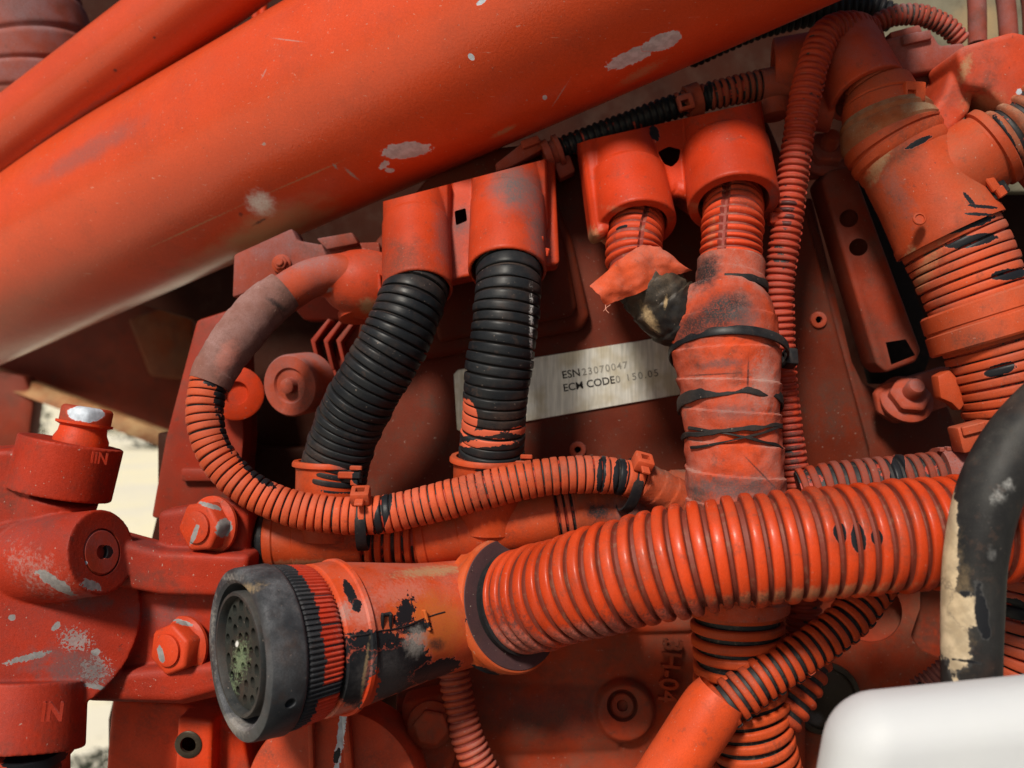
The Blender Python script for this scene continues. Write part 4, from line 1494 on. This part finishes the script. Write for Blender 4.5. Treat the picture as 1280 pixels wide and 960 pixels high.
# ------------------------------------------------------------------ big hose, backshell and plug
BIG = [(628, 758, 84, 62), (660, 750, 44, 64), (700, 739, 4, 66.5), (760, 722, -34, 68), (830, 705, -60, 69.5), (900, 692, -76, 70), (1000, 681, -86, 70.5), (1100, 672, -88, 70.5), (1200, 663, -88, 70), (1330, 652, -84, 70)]
M['big'] = coat('big_hose_paint', (.48, .050, .016), .34, .07, clear=.08, speck=.2, dcol=(.34, .2, .11), peel=.08,
                chips=[('black', 1050, 666, -150, 8, 14, -.1, .25, 8), ('black', 1073, 673, -150, 9, 19, -.05, .25, 8), ('black', 1096, 671, -150, 7, 11, -.1, .25, 8),
                       ('pink', 650, 800, 10, 55, 26, .35, .5, 9, .8), ('pink', 740, 790, -40, 80, 18, -.15, .5, 9, .75), ('pink', 850, 765, -60, 70, 14, -.15, .5, 9, .6),
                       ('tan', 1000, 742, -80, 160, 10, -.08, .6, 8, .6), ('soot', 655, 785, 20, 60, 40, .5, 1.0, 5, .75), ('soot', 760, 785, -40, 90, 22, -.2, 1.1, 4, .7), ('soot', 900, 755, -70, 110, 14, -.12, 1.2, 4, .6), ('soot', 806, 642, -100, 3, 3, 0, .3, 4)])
RIB_BIG = [(0.0, 0.0), (0.10, 0.02), (0.14, 0.2), (0.17, 0.5), (0.20, 0.76), (0.26, 0.91), (0.36, 0.98), (0.5, 1.0), (0.64, 0.98), (0.74, 0.91), (0.80, 0.76), (0.83, 0.5), (0.86, 0.2), (0.90, 0.02)]
gb = groove('big_groove', .62, (.16, .022, .010), .28, 300, bare=(.020, .013, .011))
m = MB()
tube_corr(m, Path(BIG), 18.6, .135, 104, RIB_BIG, seed=51, gthr=.55)
tag(obj('big_hose', m, [M['big'], gb], sharp=.9), 'thick glossy orange ribbed hose crossing the lower right', 'hose')

FACE = Vector((-310 * S, 1000 * S, H - (818 - 480) / F * 1000 * S))
fd = P(628, 757, 78)
Vx = Vector((-39 * S, 1212 * S, H - (762 - 480) / F * 1212 * S))
CA = (Vx - FACE).normalized()        # from the open face back into the plug
plug = empty('round_plug', P(350, 930, -60))


def at_plug(t):
    return FACE + CA * t * S


def lth(mb, prof, n=96, **kw):
    mb.lathe(FACE, CA, [(t * S, r * S) for t, r in prof], n, **kw)
    return mb


M['plug_black'] = coat('grey_black_plug', (.028, .031, .036), .42, .45, dcol=(.16, .165, .18), speck=.4, peel=.25, peel_scale=700, dscale=90,
                       chips=[('white', 355, 835, -60, 18, 22, -.6, .9, 6, .55), ('ash', 300, 722, -60, 30, 10, 0, .9, 6, .5), ('ash', 340, 775, -80, 22, 30, .3, .9, 8, .35),
                              ('ash', 290, 905, -100, 40, 14, .3, .7, 5, .6), ('ash', 262, 800, -110, 9, 80, 0, .7, 5, .7), ('tan', 315, 735, -100, 26, 10, -.2, .6, 6, .8), ('ash', 265, 850, -100, 8, 50, 0, .9, 5, .5)])
m = lth(MB(), [(40, 77), (3, 79), (0, 83), (0, 91), (2, 95), (5, 96), (38, 97), (42, 95), (44, 92), (44, 80)])
cut = MB()
hn, hb_ = frame(CA)
hc = at_plug(24) + (hn * math.cos(.36) + hb_ * math.sin(.36)) * 90 * S
hdir = (hn * math.cos(.36) + hb_ * math.sin(.36))
cut.lathe(hc - hdir * L(16), hdir, [(0, L(6.2)), (L(40), L(6.2))], 24)
new_obj('coupling_ring', boolean(m, cut, 'coupling_ring'), M['plug_black'], plug)

# knurled part of the ring: a tooth every few degrees
M['knurl'] = coat('knurled_ring', (.020, .022, .026), .42, .2, dcol=(.13, .13, .14), speck=.2, tone=.15)
M['knurl_red'] = coat('knurled_ring_paint', (.46, .036, .016), .42, .15, dcol=(.4, .2, .17), chips=[('ash', 425, 770, -50, 10, 70, 0, .9, 4, .5)])
m = MB()
nk = 96
rings = []
PT = [(44.5, 90), (44.5, 93.5), (47, 94.5)] + [(t, 94.5 - 4 * (t - 47) / 37) for t in (52, 56, 60, 63, 66, 69, 72, 75, 78, 81, 84)] + [(88, 88.5), (89, 80)]
for (t, r) in PT:
    ring = []
    for j in range(nk * 4):
        k = (j % 4)
        rr = r - (0 if k in (1, 2) else 2.6) * (1 if r > 85 else 0)
        a = 2 * PI * (j + (0.25 if k == 0 else -.25 if k == 3 else 0)) / (nk * 4)
        ring.append(at_plug(t) + (hn * math.cos(a) + hb_ * math.sin(a)) * rr * S)
    rings.append(ring)


def knurl_mat(i, j):
    tooth = j // 4
    a = 2 * PI * tooth / nk
    z = mnoise.noise(Vector((tooth * .35, 3.1, 0))) * 8 + mnoise.noise(Vector((tooth * 1.7, 9.1, 0))) * 5
    down = math.sin(a)
    t0 = 62 + z - 6 * max(0, down)
    if abs(tooth - 5) < 2:
        t0 += 40
    return 1 if PT[i][0] >= t0 and (j % 4 in (0, 1, 2) or mnoise.noise(Vector((tooth * .8, 1, 0))) > -.1) else 0


m.rings(rings, knurl_mat, False, False)
obj('knurled_ring', m, [M['knurl'], M['knurl_red']], plug, sharp=.45)

m = lth(MB(), [(34, 69), (3, 70), (0, 68.5), (0, 65), (4, 63), (14, 62.5), (24, 62)], 80, cap0=False, cap1=False)
barrel = obj('barrel', m, coat('grey_barrel', (.020, .023, .025), .45, .2, dcol=(.14, .14, .13)), plug)
m = lth(MB(), [(60, 80), (30, 81), (28, 60)], 64, cap0=False, cap1=False)
obj('inner_wall', m, M['hole'], plug)
m = MB()
lth(m, [(9, .5), (9, 62), (32, 62), (32, .5)], 64)
cut = MB()
for (q, rr) in ((0, 0), (6, 19), (11, 36), (15, 53)):
    for k in range(max(1, q)):
        a = 2 * PI * k / max(1, q) + q * .13
        c = at_plug(3) + (hn * math.cos(a) + hb_ * math.sin(a)) * rr * S
        cut.lathe(c, CA, [(0, 6.6 * S), (26 * S, 6.6 * S)], 14)
M['insert'] = coat('corroded_insert', (.020, .023, .021), .55, .15, dcol=(.08, .08, .07), grit=.2,
                   chips=[('green', 300, 826, -95, 13, 30, .1, 1.4, 3, .55), ('white', 296, 805, -95, 3, 5, 0, .6, 3), ('white', 285, 848, -95, 3, 4, 0, .6, 3), ('green', 285, 860, -95, 14, 18, 0, 1.2, 3, .5)])
new_obj('pin_insert', boolean(m, cut, 'pin_insert'), M['insert'], barrel)
tag(plug, 'round black multi-pin plug with a knurled, partly painted ring', 'plug')

bs = empty('backshell', P(520, 870, 10))
mc = lth(MB(), [(92, 80), (92, 87), (94, 90), (120, 90.5), (122, 93), (127, 93), (130, 90)], 96, cap0=False, cap1=False)
m = MB()
q = Path([(0, 0, 0, 1), (1, 1, 0, 1)])
FD = (P(648, 753, 56) - P(600, 763, 111)).normalized()   # towards the camera and right, along the hose start
fc = P(640, 755, 62)
q.set([(at_plug(126), 89 * S), (at_plug(165), 84 * S), (at_plug(210), 78 * S), (at_plug(255), 73 * S), (Vx.lerp(fc, .05) + CA * -18 * S, 70 * S), (fc - FD * 34 * S, 70 * S)])
tube(m, q, 88, 3, cap0=False, cap1=False)
SH = surf(mc, m)
M['shell'] = coat('backshell_paint', (.48, .062, .020), .42, .25, dcol=(.34, .2, .17), speck=.5, on=SH,
    chips=[('orange', 540, 780, 20, 80, 56, .3, .4, 14, .9), ('pink', 455, 765, -30, 22, 26, 0, .8, 5, .9), ('pink', 500, 740, 0, 50, 20, -.2, .9, 6, .6), ('tan', 540, 714, 30, 70, 9, -.1, .8, 6, .8),
           ('black', 447, 838, -30, 36, 48, .2, .28, 10), ('black', 470, 850, -30, 50, 46, .2, .35, 10), ('black', 500, 840, 0, 46, 40, -.2, .4, 10), ('black', 545, 838, 20, 34, 12, -.28, .6, 10), ('black', 438, 742, -30, 6, 20, -.45, .5, 6), ('black', 446, 757, -30, 6, 8, 0, .6, 5),
           ('black', 506, 770, 10, 12, 24, .2, 1.1, 5), ('black', 520, 785, 10, 20, 8, -.2, 1.2, 5), ('black', 470, 800, -30, 40, 12, 0, .9, 5), ('grey', 480, 850, 0, 60, 44, .4, .4, 7, .75), ('ash', 520, 802, 10, 20, 24, .3, .5, 8, .85), ('soot', 546, 806, 10, 15, 11, 0, .4, 8, .8),
           ('redpaint', 462, 868, -30, 8, 30, .3, .9, 5), ('pink', 425, 892, -40, 30, 14, -.3, .8, 6, .9), ('redpaint', 430, 898, -40, 40, 10, -.3, .6, 6), ('redpaint', 545, 862, 20, 40, 7, -.3, .7, 6),
           ('ash', 430, 765, -40, 14, 18, 0, .9, 4, .6), ('tan', 456, 840, -30, 3, 50, .1, .6, 6, .7)])
obj('collar', mc, M['shell'], bs)
obj('elbow', m, M['shell'], bs)
m = MB()
m.lathe(fc, FD, [(-40 * S, 68 * S), (-38 * S, 84 * S), (-35 * S, 86.5 * S), (-32 * S, 84 * S), (-28 * S, 83.5 * S), (-12 * S, 85 * S), (-8 * S, 88.5 * S), (0, 89 * S), (4 * S, 87 * S), (5 * S, 85 * S), (4 * S, 68 * S), (-6 * S, 66 * S), (-30 * S, 64 * S)], 96, cap0=False, cap1=False)
M['flange'] = coat('flange_paint', (.46, .08, .03), .5, .3, dcol=(.3, .18, .12), speck=.6,
                   chips=[('plumdust', 655, 760, 40, 74, 92, 0, .08, 6, .9)] if False else [('orange', 590, 790, 60, 40, 50, .2, .6, 14, .7), ('black', 560, 818, 60, 26, 6, .8, .7, 6), ('black', 600, 838, 60, 30, 5, .3, .7, 6), ('black', 580, 775, 60, 5, 5, 0, .6, 5)])
flg = obj('flange', m, M['flange'], bs)
m = MB()
m.lathe(fc, FD, [(3 * S, 63 * S), (6 * S, 64 * S), (6.4 * S, 70 * S), (6.2 * S, 84 * S), (3.5 * S, 85.5 * S)], 96, cap0=False, cap1=False)
obj('flange_face', m, coat('flange_face_speckled', (.060, .032, .036), .6, .5, dcol=(.11, .045, .045), speck=.9), flg)
m = MB()
for k, rr in enumerate((60.5, 62)):
    m.lathe(fc + FD * (4 + 6 * k) * S, FD, [(0, (rr - 3) * S), (3 * S, (rr + 5.5) * S), (8 * S, (rr + 6) * S), (11 * S, (rr - 2) * S)], 72, cap0=False, cap1=False)
obj('seal', m, M['black'], flg)
# parting line of the two halves, with its clips
def shell_pt(px, py, guess):
    return P(px, py, guess)
m = MB()
crack = [(430, 795), (452, 793), (470, 789), (486, 786), (500, 782)]
sx = Path([(x_, y_, SH(x_, y_), w_) for (x_, y_, w_) in ((431, 795, 1.2), (440, 795, 1.5), (452, 794, 1.2), (462, 792, 1.5), (474, 789, 1.1), (490, 787, 1.3), (503, 784, .9), (515, 780, 1.3), (528, 774, .9), (545, 768, 1.0), (556, 765, 1.0))])
tube(m, sx, 8, 3)
obj('parting_line', m, M['black'], bs)
m = MB()
m.box(P(478, 777, SH(478, 777) - 1), (L(4), L(5), L(20)), Matrix.Rotation(.05, 3, 'Y') @ Matrix.Rotation(.5, 3, 'Z'), L(1.2), 1)
m.box(P(488, 777, SH(488, 777) - 1), (L(4), L(5), L(20)), Matrix.Rotation(.05, 3, 'Y') @ Matrix.Rotation(.5, 3, 'Z'), L(1.2), 1)
m.box(P(483, 768, SH(483, 768) - 1), (L(13), L(5), L(4)), Matrix.Rotation(-.1, 3, 'Y') @ Matrix.Rotation(.5, 3, 'Z'), L(1.2), 1)
obj('clip', m, M['black'], bs)
m = MB()
m.box(P(533, 775, SH(533, 775) - 1), (L(4), L(8), L(26)), Matrix.Rotation(-.25, 3, 'Y') @ Matrix.Rotation(.5, 3, 'Z'), L(1.2), 1)
obj('clip', m, M['shell'], bs)
tag(bs, 'flaking red and black elbow backshell between plug and big hose', 'backshell')

# second ribbed hose behind the big one
M['rear'] = coat('rear_hose_paint', (.28, .04, .022), .6, .5, dcol=(.15, .065, .055), chips=[('black', 1122, 590, 40, 9, 40, .1, .2, 10)])
rib_hose('rear_hose', [(1000, 620, 90, 34), (1040, 612, 84, 35), (1100, 606, 78, 35), (1160, 600, 76, 35), (1200, 596, 76, 35)], 14.5, [M['rear'], groove('rear_groove', .12)],
         'dusty plum ribbed hose just behind the big hose', rib=RIB_FLAT, n=56, seed=61)
m = MB()
m.lathe(P(1172, 598, 76), Vector((1, 0, .05)), [(0, L(38)), (0, L(41)), (L(30), L(42)), (L(33), L(38)), (L(90), L(38))], 48)
for k in range(4):
    m.box(P(1176 + k * 9, 562 - k * 1, 62), (L(6), L(10), L(6)), None, L(1), 1)
tag(obj('hose_fitting', m, M['red_dusty']), 'dusty red fitting on the rear hose beside the worn black hose', 'fitting')

# ------------------------------------------------------------------ right trunk: sleeves, tee, collar
rt = empty('right_harness', P(1230, 600, 100))
TR = [(1068, 66, 165, 34), (1095, 111, 150, 37), (1104, 140, 142, 46), (1114, 172, 136, 52), (1130, 198, 130, 56), (1160, 245, 120, 60), (1189, 299, 112, 62), (1204, 329, 108, 62), (1230, 394, 100, 61), (1257, 474, 92, 60), (1272, 540, 88, 58), (1285, 620, 84, 58)]
tp = Path(TR)


def s_at(y):
    best, bs = 1e9, 0
    for k in range(600):
        s = tp.len * k / 600
        c = tp.at(s)[0]
        v = 480 - (c.z - H) / c.y * F
        if abs(v - y) < best:
            best, bs = abs(v - y), s
    return bs


def band(name, y0, y1, prof, mat, parent=rt, n=72, closed=True):
    """sleeve on the trunk between picture heights y0 and y1; prof = (fraction, radius px at this place)"""
    sa, sb_ = s_at(y0), s_at(y1)
    rings = []
    for (f, r) in prof:
        s = sa + (sb_ - sa) * f
        c, _ = tp.at(s)
        T = tp.tan(s)
        N, B = frame(T)
        rr = L(r, c.y / S - D0)
        rings.append([c + (N * math.cos(2 * PI * j / n) + B * math.sin(2 * PI * j / n)) * rr for j in range(n)])
    m = MB().rings(rings, None, False, False)
    return obj(name, m, mat, parent)


M['rt'] = coat('right_trunk_paint', (.48, .075, .032), .48, .30, dcol=(.28, .13, .09), speck=.35)
M['rt_tee'] = coat('right_tee_paint', (.38, .055, .022), .55, .40, dcol=(.24, .10, .06), speck=.4, peel=.3, peel_scale=1100,
                   chips=[('black', 1148, 178, 60, 16, 4, -.45, .5, 7), ('black', 1212, 250, 50, 12, 2.6, .9, .8, 5), ('black', 1228, 258, 50, 18, 2.2, .1, .8, 5), ('black', 1225, 268, 50, 20, 1.8, .05, .8, 5), ('grey', 1120, 240, 60, 20, 60, -.5, .7, 8, .35), ('tan', 1098, 205, 100, 12, 40, .4, .6, 8, .6), ('tan', 1140, 320, 60, 14, 16, 0, .6, 8, .8)])
M['rt_rib'] = coat('right_rib_paint', (.44, .075, .038), .52, .4, dcol=(.25, .13, .105), speck=.3,
                   chips=[('black', 1195, 284, 40, 52, 7, -.26, .35, 10), ('black', 1215, 301, 40, 30, 8, -.18, .35, 8), ('black', 1262, 343, 40, 22, 7, -.1, .4, 8), ('black', 1250, 462, 20, 20, 8, -.3, .4, 8), ('tan', 1150, 350, 80, 14, 60, .4, .6, 8, .5)])
gr_ = groove('right_groove', .30)
m = MB()
tube_corr(m, tp, 11, .12, 64, RIB_TIGHT, seed=70, s0=s_at(70), s1=s_at(118), gthr=.5)
obj('ribbed_tube', m, [M['rt_rib'], gr_], rt)
m = MB()
tube_corr(m, tp, 13.4, .10, 80, RIB_TIGHT, seed=71, s0=s_at(272), s1=s_at(392), gthr=.5)
obj('ribbed_tube', m, [M['rt_rib'], gr_], rt)
m = MB()
tube_corr(m, tp, 13.5, .10, 80, RIB_TIGHT, seed=72, s0=s_at(408), s1=s_at(615), gthr=.5)
obj('ribbed_tube', m, [M['rt_rib'], gr_], rt)
band('cuff', 110, 146, [(0, 33), (0, 38), (.1, 42), (.5, 46), (.55, 44.5), (.62, 48), (1, 51), (1, 44)], M['rt'])
M['grimy'] = coat('grimy_band', (.30, .09, .05), .8, .9, dcol=(.30, .21, .13), speck=.6, peel=.6, peel_scale=500, chips=[('grey', 1135, 168, 90, 40, 10, -.4, .6, 8, .9)])
band('grimy_band', 144, 174, [(0, 46), (0, 52), (.2, 56), (.35, 55), (.45, 58), (.8, 61), (1, 59), (1, 48)], M['grimy'])
band('retaining_ring', 170, 192, [(0, 50), (0, 58), (.2, 61), (.4, 60), (.45, 57), (.52, 57), (.57, 60.5), (.85, 60), (1, 57), (1, 50)], M['rt'])
m = MB()
m.box(P(1140, 117, 95), (L(26, 100), L(22, 100), L(25, 100)), Matrix.Rotation(.05, 3, 'Y'), L(3), 2)
cut = MB().box(P(1141, 116, 80), (L(11), L(60), L(11)), Matrix.Rotation(.05, 3, 'Y'))
new_obj('square_eye', boolean(m, cut, 'square_eye'), M['rt'], rt)
# tee body and its side branch
band('tee_body', 190, 296, [(0, 50), (0, 56), (.03, 58), (.10, 58), (.13, 56.5), (.17, 57.5), (.5, 61), (.90, 65), (.92, 66.5), (1, 67), (1.0, 64), (.9, 62)], M['rt_tee'], n=88)
ba, bb = P(1160, 236, 120), P(1248, 180, 90)
bT = (bb - ba)
BL = bT.length
m = MB()
m.lathe(ba, bT, [(0, L(52, 110)), (BL * .80, L(50, 105)), (BL * .83, L(48, 105)), (BL * .86, L(48, 105)), (BL * .88, L(52, 105)), (BL * .98, L(52, 105)), (BL, L(50, 105)), (BL, L(42, 105)), (BL * .8, L(41, 105))], 72, cap0=False, cap1=False)
obj('tee_branch', m, M['rt_tee'], rt)
m = MB()
m.box(P(1238, 228, 62), (L(12), L(10), L(26)), Matrix.Rotation(-.6, 3, 'Y'), L(1.5), 1)
m.box(P(1250, 240, 62), (L(12), L(10), L(14)), Matrix.Rotation(-.6, 3, 'Y'), L(1.5), 1)
obj('clip', m, M['rt'], rt)
m = MB()
m.box(P(1242, 231, 68), (L(26), L(10), L(36)), Matrix.Rotation(-.6, 3, 'Y'), L(1.5), 1)
obj('clip_seat', m, M['black'], rt)
m = MB()
bp = Path([(1244, 180, 94, 40), (1270, 164, 86, 41), (1300, 140, 80, 42), (1335, 105, 78, 42)])
M['rust'] = coat('rusty_flaked_rib', (.30, .075, .045), .75, .7, dcol=(.30, .18, .12), speck=.9, peel=.6, peel_scale=600, chips=[('black', 1258, 172, 60, 5, 34, -.5, .5, 6), ('soot', 1268, 200, 60, 14, 14, 0, .8, 5)])
tube_corr(m, bp, 19, .14, 64, RIB_ROUND, seed=73)
obj('branch_hose', m, [M['rust'], M['grv_black']], rt)
m = MB()
m.lathe(P(1149, 274, 52), Vector((-.1, -1, .2)), [(0, L(8.5)), (L(2), L(8.5)), (L(3), L(7.5)), (L(3), L(6)), (L(1.2), L(5.5))], 28)
obj('moulding_mark', m, M['rt_tee'], rt)
band('collar', 376, 426, [(0, 62), (0, 68), (.05, 71), (.42, 72), (.45, 70.5), (.50, 70.5), (.53, 73), (.95, 74), (1, 72), (1, 62)], M['rt'])
m = MB()
m.prism([(1172, 470), (1188, 462), (1200, 476), (1207, 505), (1200, 514), (1190, 504), (1176, 498)], 90, 22, 3)
obj('collar_foot', m, M['rt'], rt)
m = MB()
m.box(P(1214, 545, 40), (L(44), L(30), L(34)), Matrix.Rotation(-.25, 3, 'Y'), L(3), 2)
m.box(P(1216, 536, 25), (L(30), L(10), L(12)), Matrix.Rotation(-.25, 3, 'Y'), L(1.5), 1)
obj('end_clip', m, M['rt'], rt)
tag(rt, 'jointed ribbed harness with a side branch along the right edge', 'cable harness')

# lower right hose end seen right of the worn hose
M['rib_low'] = coat('low_rib_paint', (.36, .07, .045), .6, .55, dcol=(.24, .13, .12), chips=[('black', 1268, 762, 20, 30, 14, .2, .4, 10)])
rib_hose('lower_hose', [(1300, 640, 60, 50), (1290, 700, 55, 50), (1280, 760, 52, 50), (1268, 815, 58, 48), (1245, 860, 70, 46)], 15.5, [M['rib_low'], groove('low_groove', .2)],
         'dusty ribbed hose at the right edge, behind the worn black hose', rib=RIB_TIGHT, n=64, seed=74, gthr=.5)

# ------------------------------------------------------------------ top right housing, connector, conduits
hz = MB()
cyl(hz, (966, 86, 205), (1060, 78, 185), 36, 44)
cyl(hz, (1046, 52, 190), (1084, 118, 150), 47, 48)
hz.prism([(1030, 50), (1078, 38), (1104, 66), (1098, 110), (1040, 128)], 150, 60, 8, 3)
cyl(hz, (985, 135, 200), (1040, 140, 190), 22, 26)
cut = MB()
cA, cB = P(966, 86, 205), P(1060, 78, 185)
cut.lathe(cA - (cB - cA).normalized() * L(10), cB - cA, [(0, L(26, 200)), (L(36), L(26, 200))], 40)
T2 = P(1084, 118, 150) - P(1046, 52, 190)
cut.lathe(P(1084, 118, 150) + T2.normalized() * L(10), -T2, [(0, L(41, 150)), (L(34), L(40, 150))], 48)
me = fuse(hz, 'elbow_housing', 1.8, 5, cut)
M['elbow'] = coat('elbow_housing_paint', (.42, .06, .030), .5, .45, dcol=(.25, .12, .125), speck=.3)
eh = tag(new_obj('elbow_housing', me, M['elbow']), 'dusty red elbow housing where the slim conduit meets the right harness', 'housing')

cn = empty('sensor_connector', P(1150, 100, 200))
m = MB()
m.prism([(1092, 52), (1148, 38), (1166, 40), (1176, 56), (1206, 52), (1212, 72), (1200, 84), (1112, 98), (1098, 80)], 150, 55, 6, 3)
obj('body', m, M['plum'], cn)
m = MB()
m.prism([(1112, 40), (1150, 30), (1154, 40), (1116, 50)], 158, 24, 3)
m.prism([(1128, 44), (1164, 36), (1166, 48), (1130, 56)], 142, 24, 3)
obj('latch', m, M['plum'], cn)
m = MB()
m.prism([(1104, 96), (1200, 82), (1196, 110), (1150, 126), (1112, 116)], 170, 50, 5)
obj('lower_half', m, coat('plum_lower', (.16, .035, .035), .7, .6, dcol=(.13, .08, .085)), cn)
m = MB()
a_, b_ = P(1094, 62, 170), P(1104, 92, 160)
for (x, y) in ((1090, 70), (1098, 66)):
    m.lathe(P(x, y, 175), Vector((1, -.2, .1)), [(0, L(20, 175)), (0, L(28, 175)), (L(4), L(28, 175)), (L(4), L(20, 175))], 36)
obj('end_ring', m, M['plum'], cn)
tag(cn, 'dusty plum rectangular connector at the top right', 'connector')
M['plum_hose'] = coat('plum_hose_paint', (.30, .06, .045), .62, .7, dcol=(.24, .135, .14))
rib_hose('arched_conduit', [(1078, 52, 200, 11), (1092, 32, 195, 12), (1118, 20, 190, 13), (1150, 19, 188, 13.5), (1182, 32, 190, 13), (1202, 52, 195, 12)], 8.0, [M['plum_hose'], groove('arch_groove', .35)],
         'small plum ribbed conduit arching over the connector', rib=RIB_ROUND, n=36, depth=.16, seed=81, cat='conduit')
rib_hose('black_top_hose', [(860, 70, 270, 17), (920, 42, 265, 18), (970, 24, 260, 19), (1030, 12, 255, 19), (1080, 10, 255, 19), (1115, 24, 258, 18)], 10.5, [M['black_hose'], M['black_groove']],
         'black ribbed hose at the top edge behind the slim conduit', rib=RIB_ROUND, n=40, seed=82)
M['front_cond'] = coat('half_painted_conduit', (.34, .06, .04), .55, .5, dcol=(.24, .13, .125), chips=[('black', 770, 158, 200, 92, 60, 0, .25, 10), ('black', 885, 120, 200, 6, 24, 0, .6, 8)])
rib_hose('upper_conduit', [(690, 190, 215, 14), (735, 172, 212, 14.5), (790, 152, 210, 15), (850, 131, 205, 16.5), (900, 117, 200, 18), (945, 108, 200, 19.5), (990, 104, 200, 20)], 9.6, [M['front_cond'], groove('upper_groove', .1)],
         'ribbed conduit, black then red, above the right cable shell', rib=RIB_ROUND, n=40, depth=.15, seed=83, cat='conduit')
m = MB()
tube(m, Path([(950, 108, 200, 20.5), (970, 106, 200, 22), (1000, 104, 200, 22)]), 40, 4)
m.lathe(P(966, 128, 190), Vector((.1, -.1, -1)), [(0, L(20, 190)), (L(22), L(19, 190)), (L(24), L(15, 190))], 32)
tag(obj('conduit_cuff', m, M['red_dusty']), 'smooth red cuff on the upper conduit beside the elbow housing', 'cuff')
o = empty('square_clip', P(862, 142, 190))
m = MB()
m.lathe(P(866, 126, 203), Vector((.95, 0, .28)), [(-L(10), L(16, 200)), (-L(10), L(20, 200)), (L(10), L(21, 200)), (L(10), L(17, 200))], 40)
obj('band', m, M['red_dusty'], o)
m = MB()
m.box(P(857, 128, 178), (L(20, 180), L(12, 180), L(20, 180)), Matrix.Rotation(-.28, 3, 'Y'), L(2), 1)
cut = MB().box(P(857, 128, 170), (L(10, 180), L(60), L(8, 180)), Matrix.Rotation(-.28, 3, 'Y'))
new_obj('eye', boolean(m, cut, 'eye'), M['red_dusty'], o)
tag(o, 'square eyed red clip on the upper conduit', 'clip')
o = empty('conduit_end', P(680, 215, 210))
m = MB()
m.prism([(618, 205), (650, 180), (676, 172), (680, 186), (640, 208), (622, 214)], 200, 30, 4)
m.prism([(650, 176), (672, 168), (676, 178), (654, 186)], 192, 20, 3)
obj('plug_body', m, M['red_dusty'], o)
m = MB()
m.lathe(P(680, 196, 212), Vector((.9, 0, .35)), [(0, L(12, 210)), (0, L(19, 210)), (L(10), L(20, 210)), (L(12), L(16, 210)), (L(18), L(16, 210)), (L(20), L(21, 210)), (L(26), L(21, 210)), (L(28), L(14, 210))], 36)
m.prism([(690, 200), (712, 192), (720, 214), (700, 224)], 205, 30, 4)
obj('gland', m, M['red_dusty'], o)
tag(o, 'small dusty plug at the left end of the upper conduit', 'plug')

# cast arm
ca = MB()
ca.prism([(1196, 64), (1206, 56), (1268, 38), (1284, 42), (1360, 110), (1360, 260), (1302, 190), (1272, 150), (1236, 112), (1210, 108)], 70, 90, 7, 3)
ca.prism([(1200, 62), (1222, 104), (1214, 140), (1180, 176), (1158, 150), (1180, 118)], 92, 90, 8, 3)
me = fuse(ca, 'cast_arm', 2.0, 4)
M['arm'] = coat('cast_arm_paint', (.42, .055, .030), .55, .5, dcol=(.30, .12, .10), speck=.4, peel=.3, peel_scale=900, chips=[('tan', 1206, 86, 50, 10, 26, .2, .6, 6, .7), ('metal', 1278, 118, 60, 8, 5, .6, .7, 5), ('tan', 1240, 140, 100, 50, 30, .5, .5, 10, .4)])
tag(new_obj('cast_arm', me, M['arm']), 'thick red cast arm in the top right corner', 'arm')

# ------------------------------------------------------------------ worn black hose and white tank in the foreground
m = MB()
M['worn'] = coat('worn_black_hose', (.016, .016, .017), .45, .2, dcol=(.12, .115, .1), speck=.1, peel=.15, peel_scale=400,
                 chips=[('cream', 1182, 690, -250, 16, 120, .08, .5, 20), ('cream', 1186, 790, -250, 28, 70, 0, .5, 16), ('cream', 1208, 765, -250, 26, 24, 0, .7, 10), ('tan', 1192, 740, -250, 26, 120, 0, .8, 12, .3), ('black', 1228, 770, -260, 10, 40, 0, .5, 16),
                        ('black', 1205, 742, -260, 10, 6, .3, .5, 8), ('black', 1205, 826, -260, 22, 3, .15, .5, 10), ('black', 1190, 842, -260, 14, 10, .8, .4, 10),
                        ('white', 1252, 620, -270, 22, 46, .45, .7, 14, .85), ('white', 1240, 690, -270, 10, 22, 0, .5, 14, .4)])
wp = Path([(1380, 450, -170, 40), (1320, 500, -180, 40), (1272, 552, -190, 40), (1238, 615, -198, 39), (1220, 690, -202, 37), (1215, 770, -202, 36), (1214, 850, -200, 35), (1216, 940, -195, 35)])
tube(m, wp, 64, 4, rfn=lambda s, a, r: r * (1 + .025 * mnoise.noise(Vector((math.cos(a) * 2, math.sin(a) * 2, s * 40)))))
tag(obj('worn_hose', m, M['worn']), 'smooth black hose with peeling cream coating in front of the big hose', 'hose')

g = NT('white_tank_plastic')
g.set(g.bsdf.inputs["Base Color"], g.mix(g.ramp(g.noise(30, 3, .5), .3, .7), (.50, .52, .55), (.53, .55, .57)))
g.bsdf.inputs["Roughness"].default_value = .6
g.bump(g.noise(900, 3, .6), .15, .0003)
g.bsdf.inputs["Subsurface Weight"].default_value = .4
g.bsdf.inputs["Subsurface Radius"].default_value = (.01, .01, .009)
g.bsdf.inputs["Subsurface Scale"].default_value = .6
m = MB()
m.prism([(984, 1060), (1022, 852), (1420, 812), (1420, 1400), (984, 1400)], -270, -90, 40, 8)
tag(obj('white_tank', m, g.mat, sharp=1.2), 'blurred white plastic tank in the bottom right corner', 'tank')
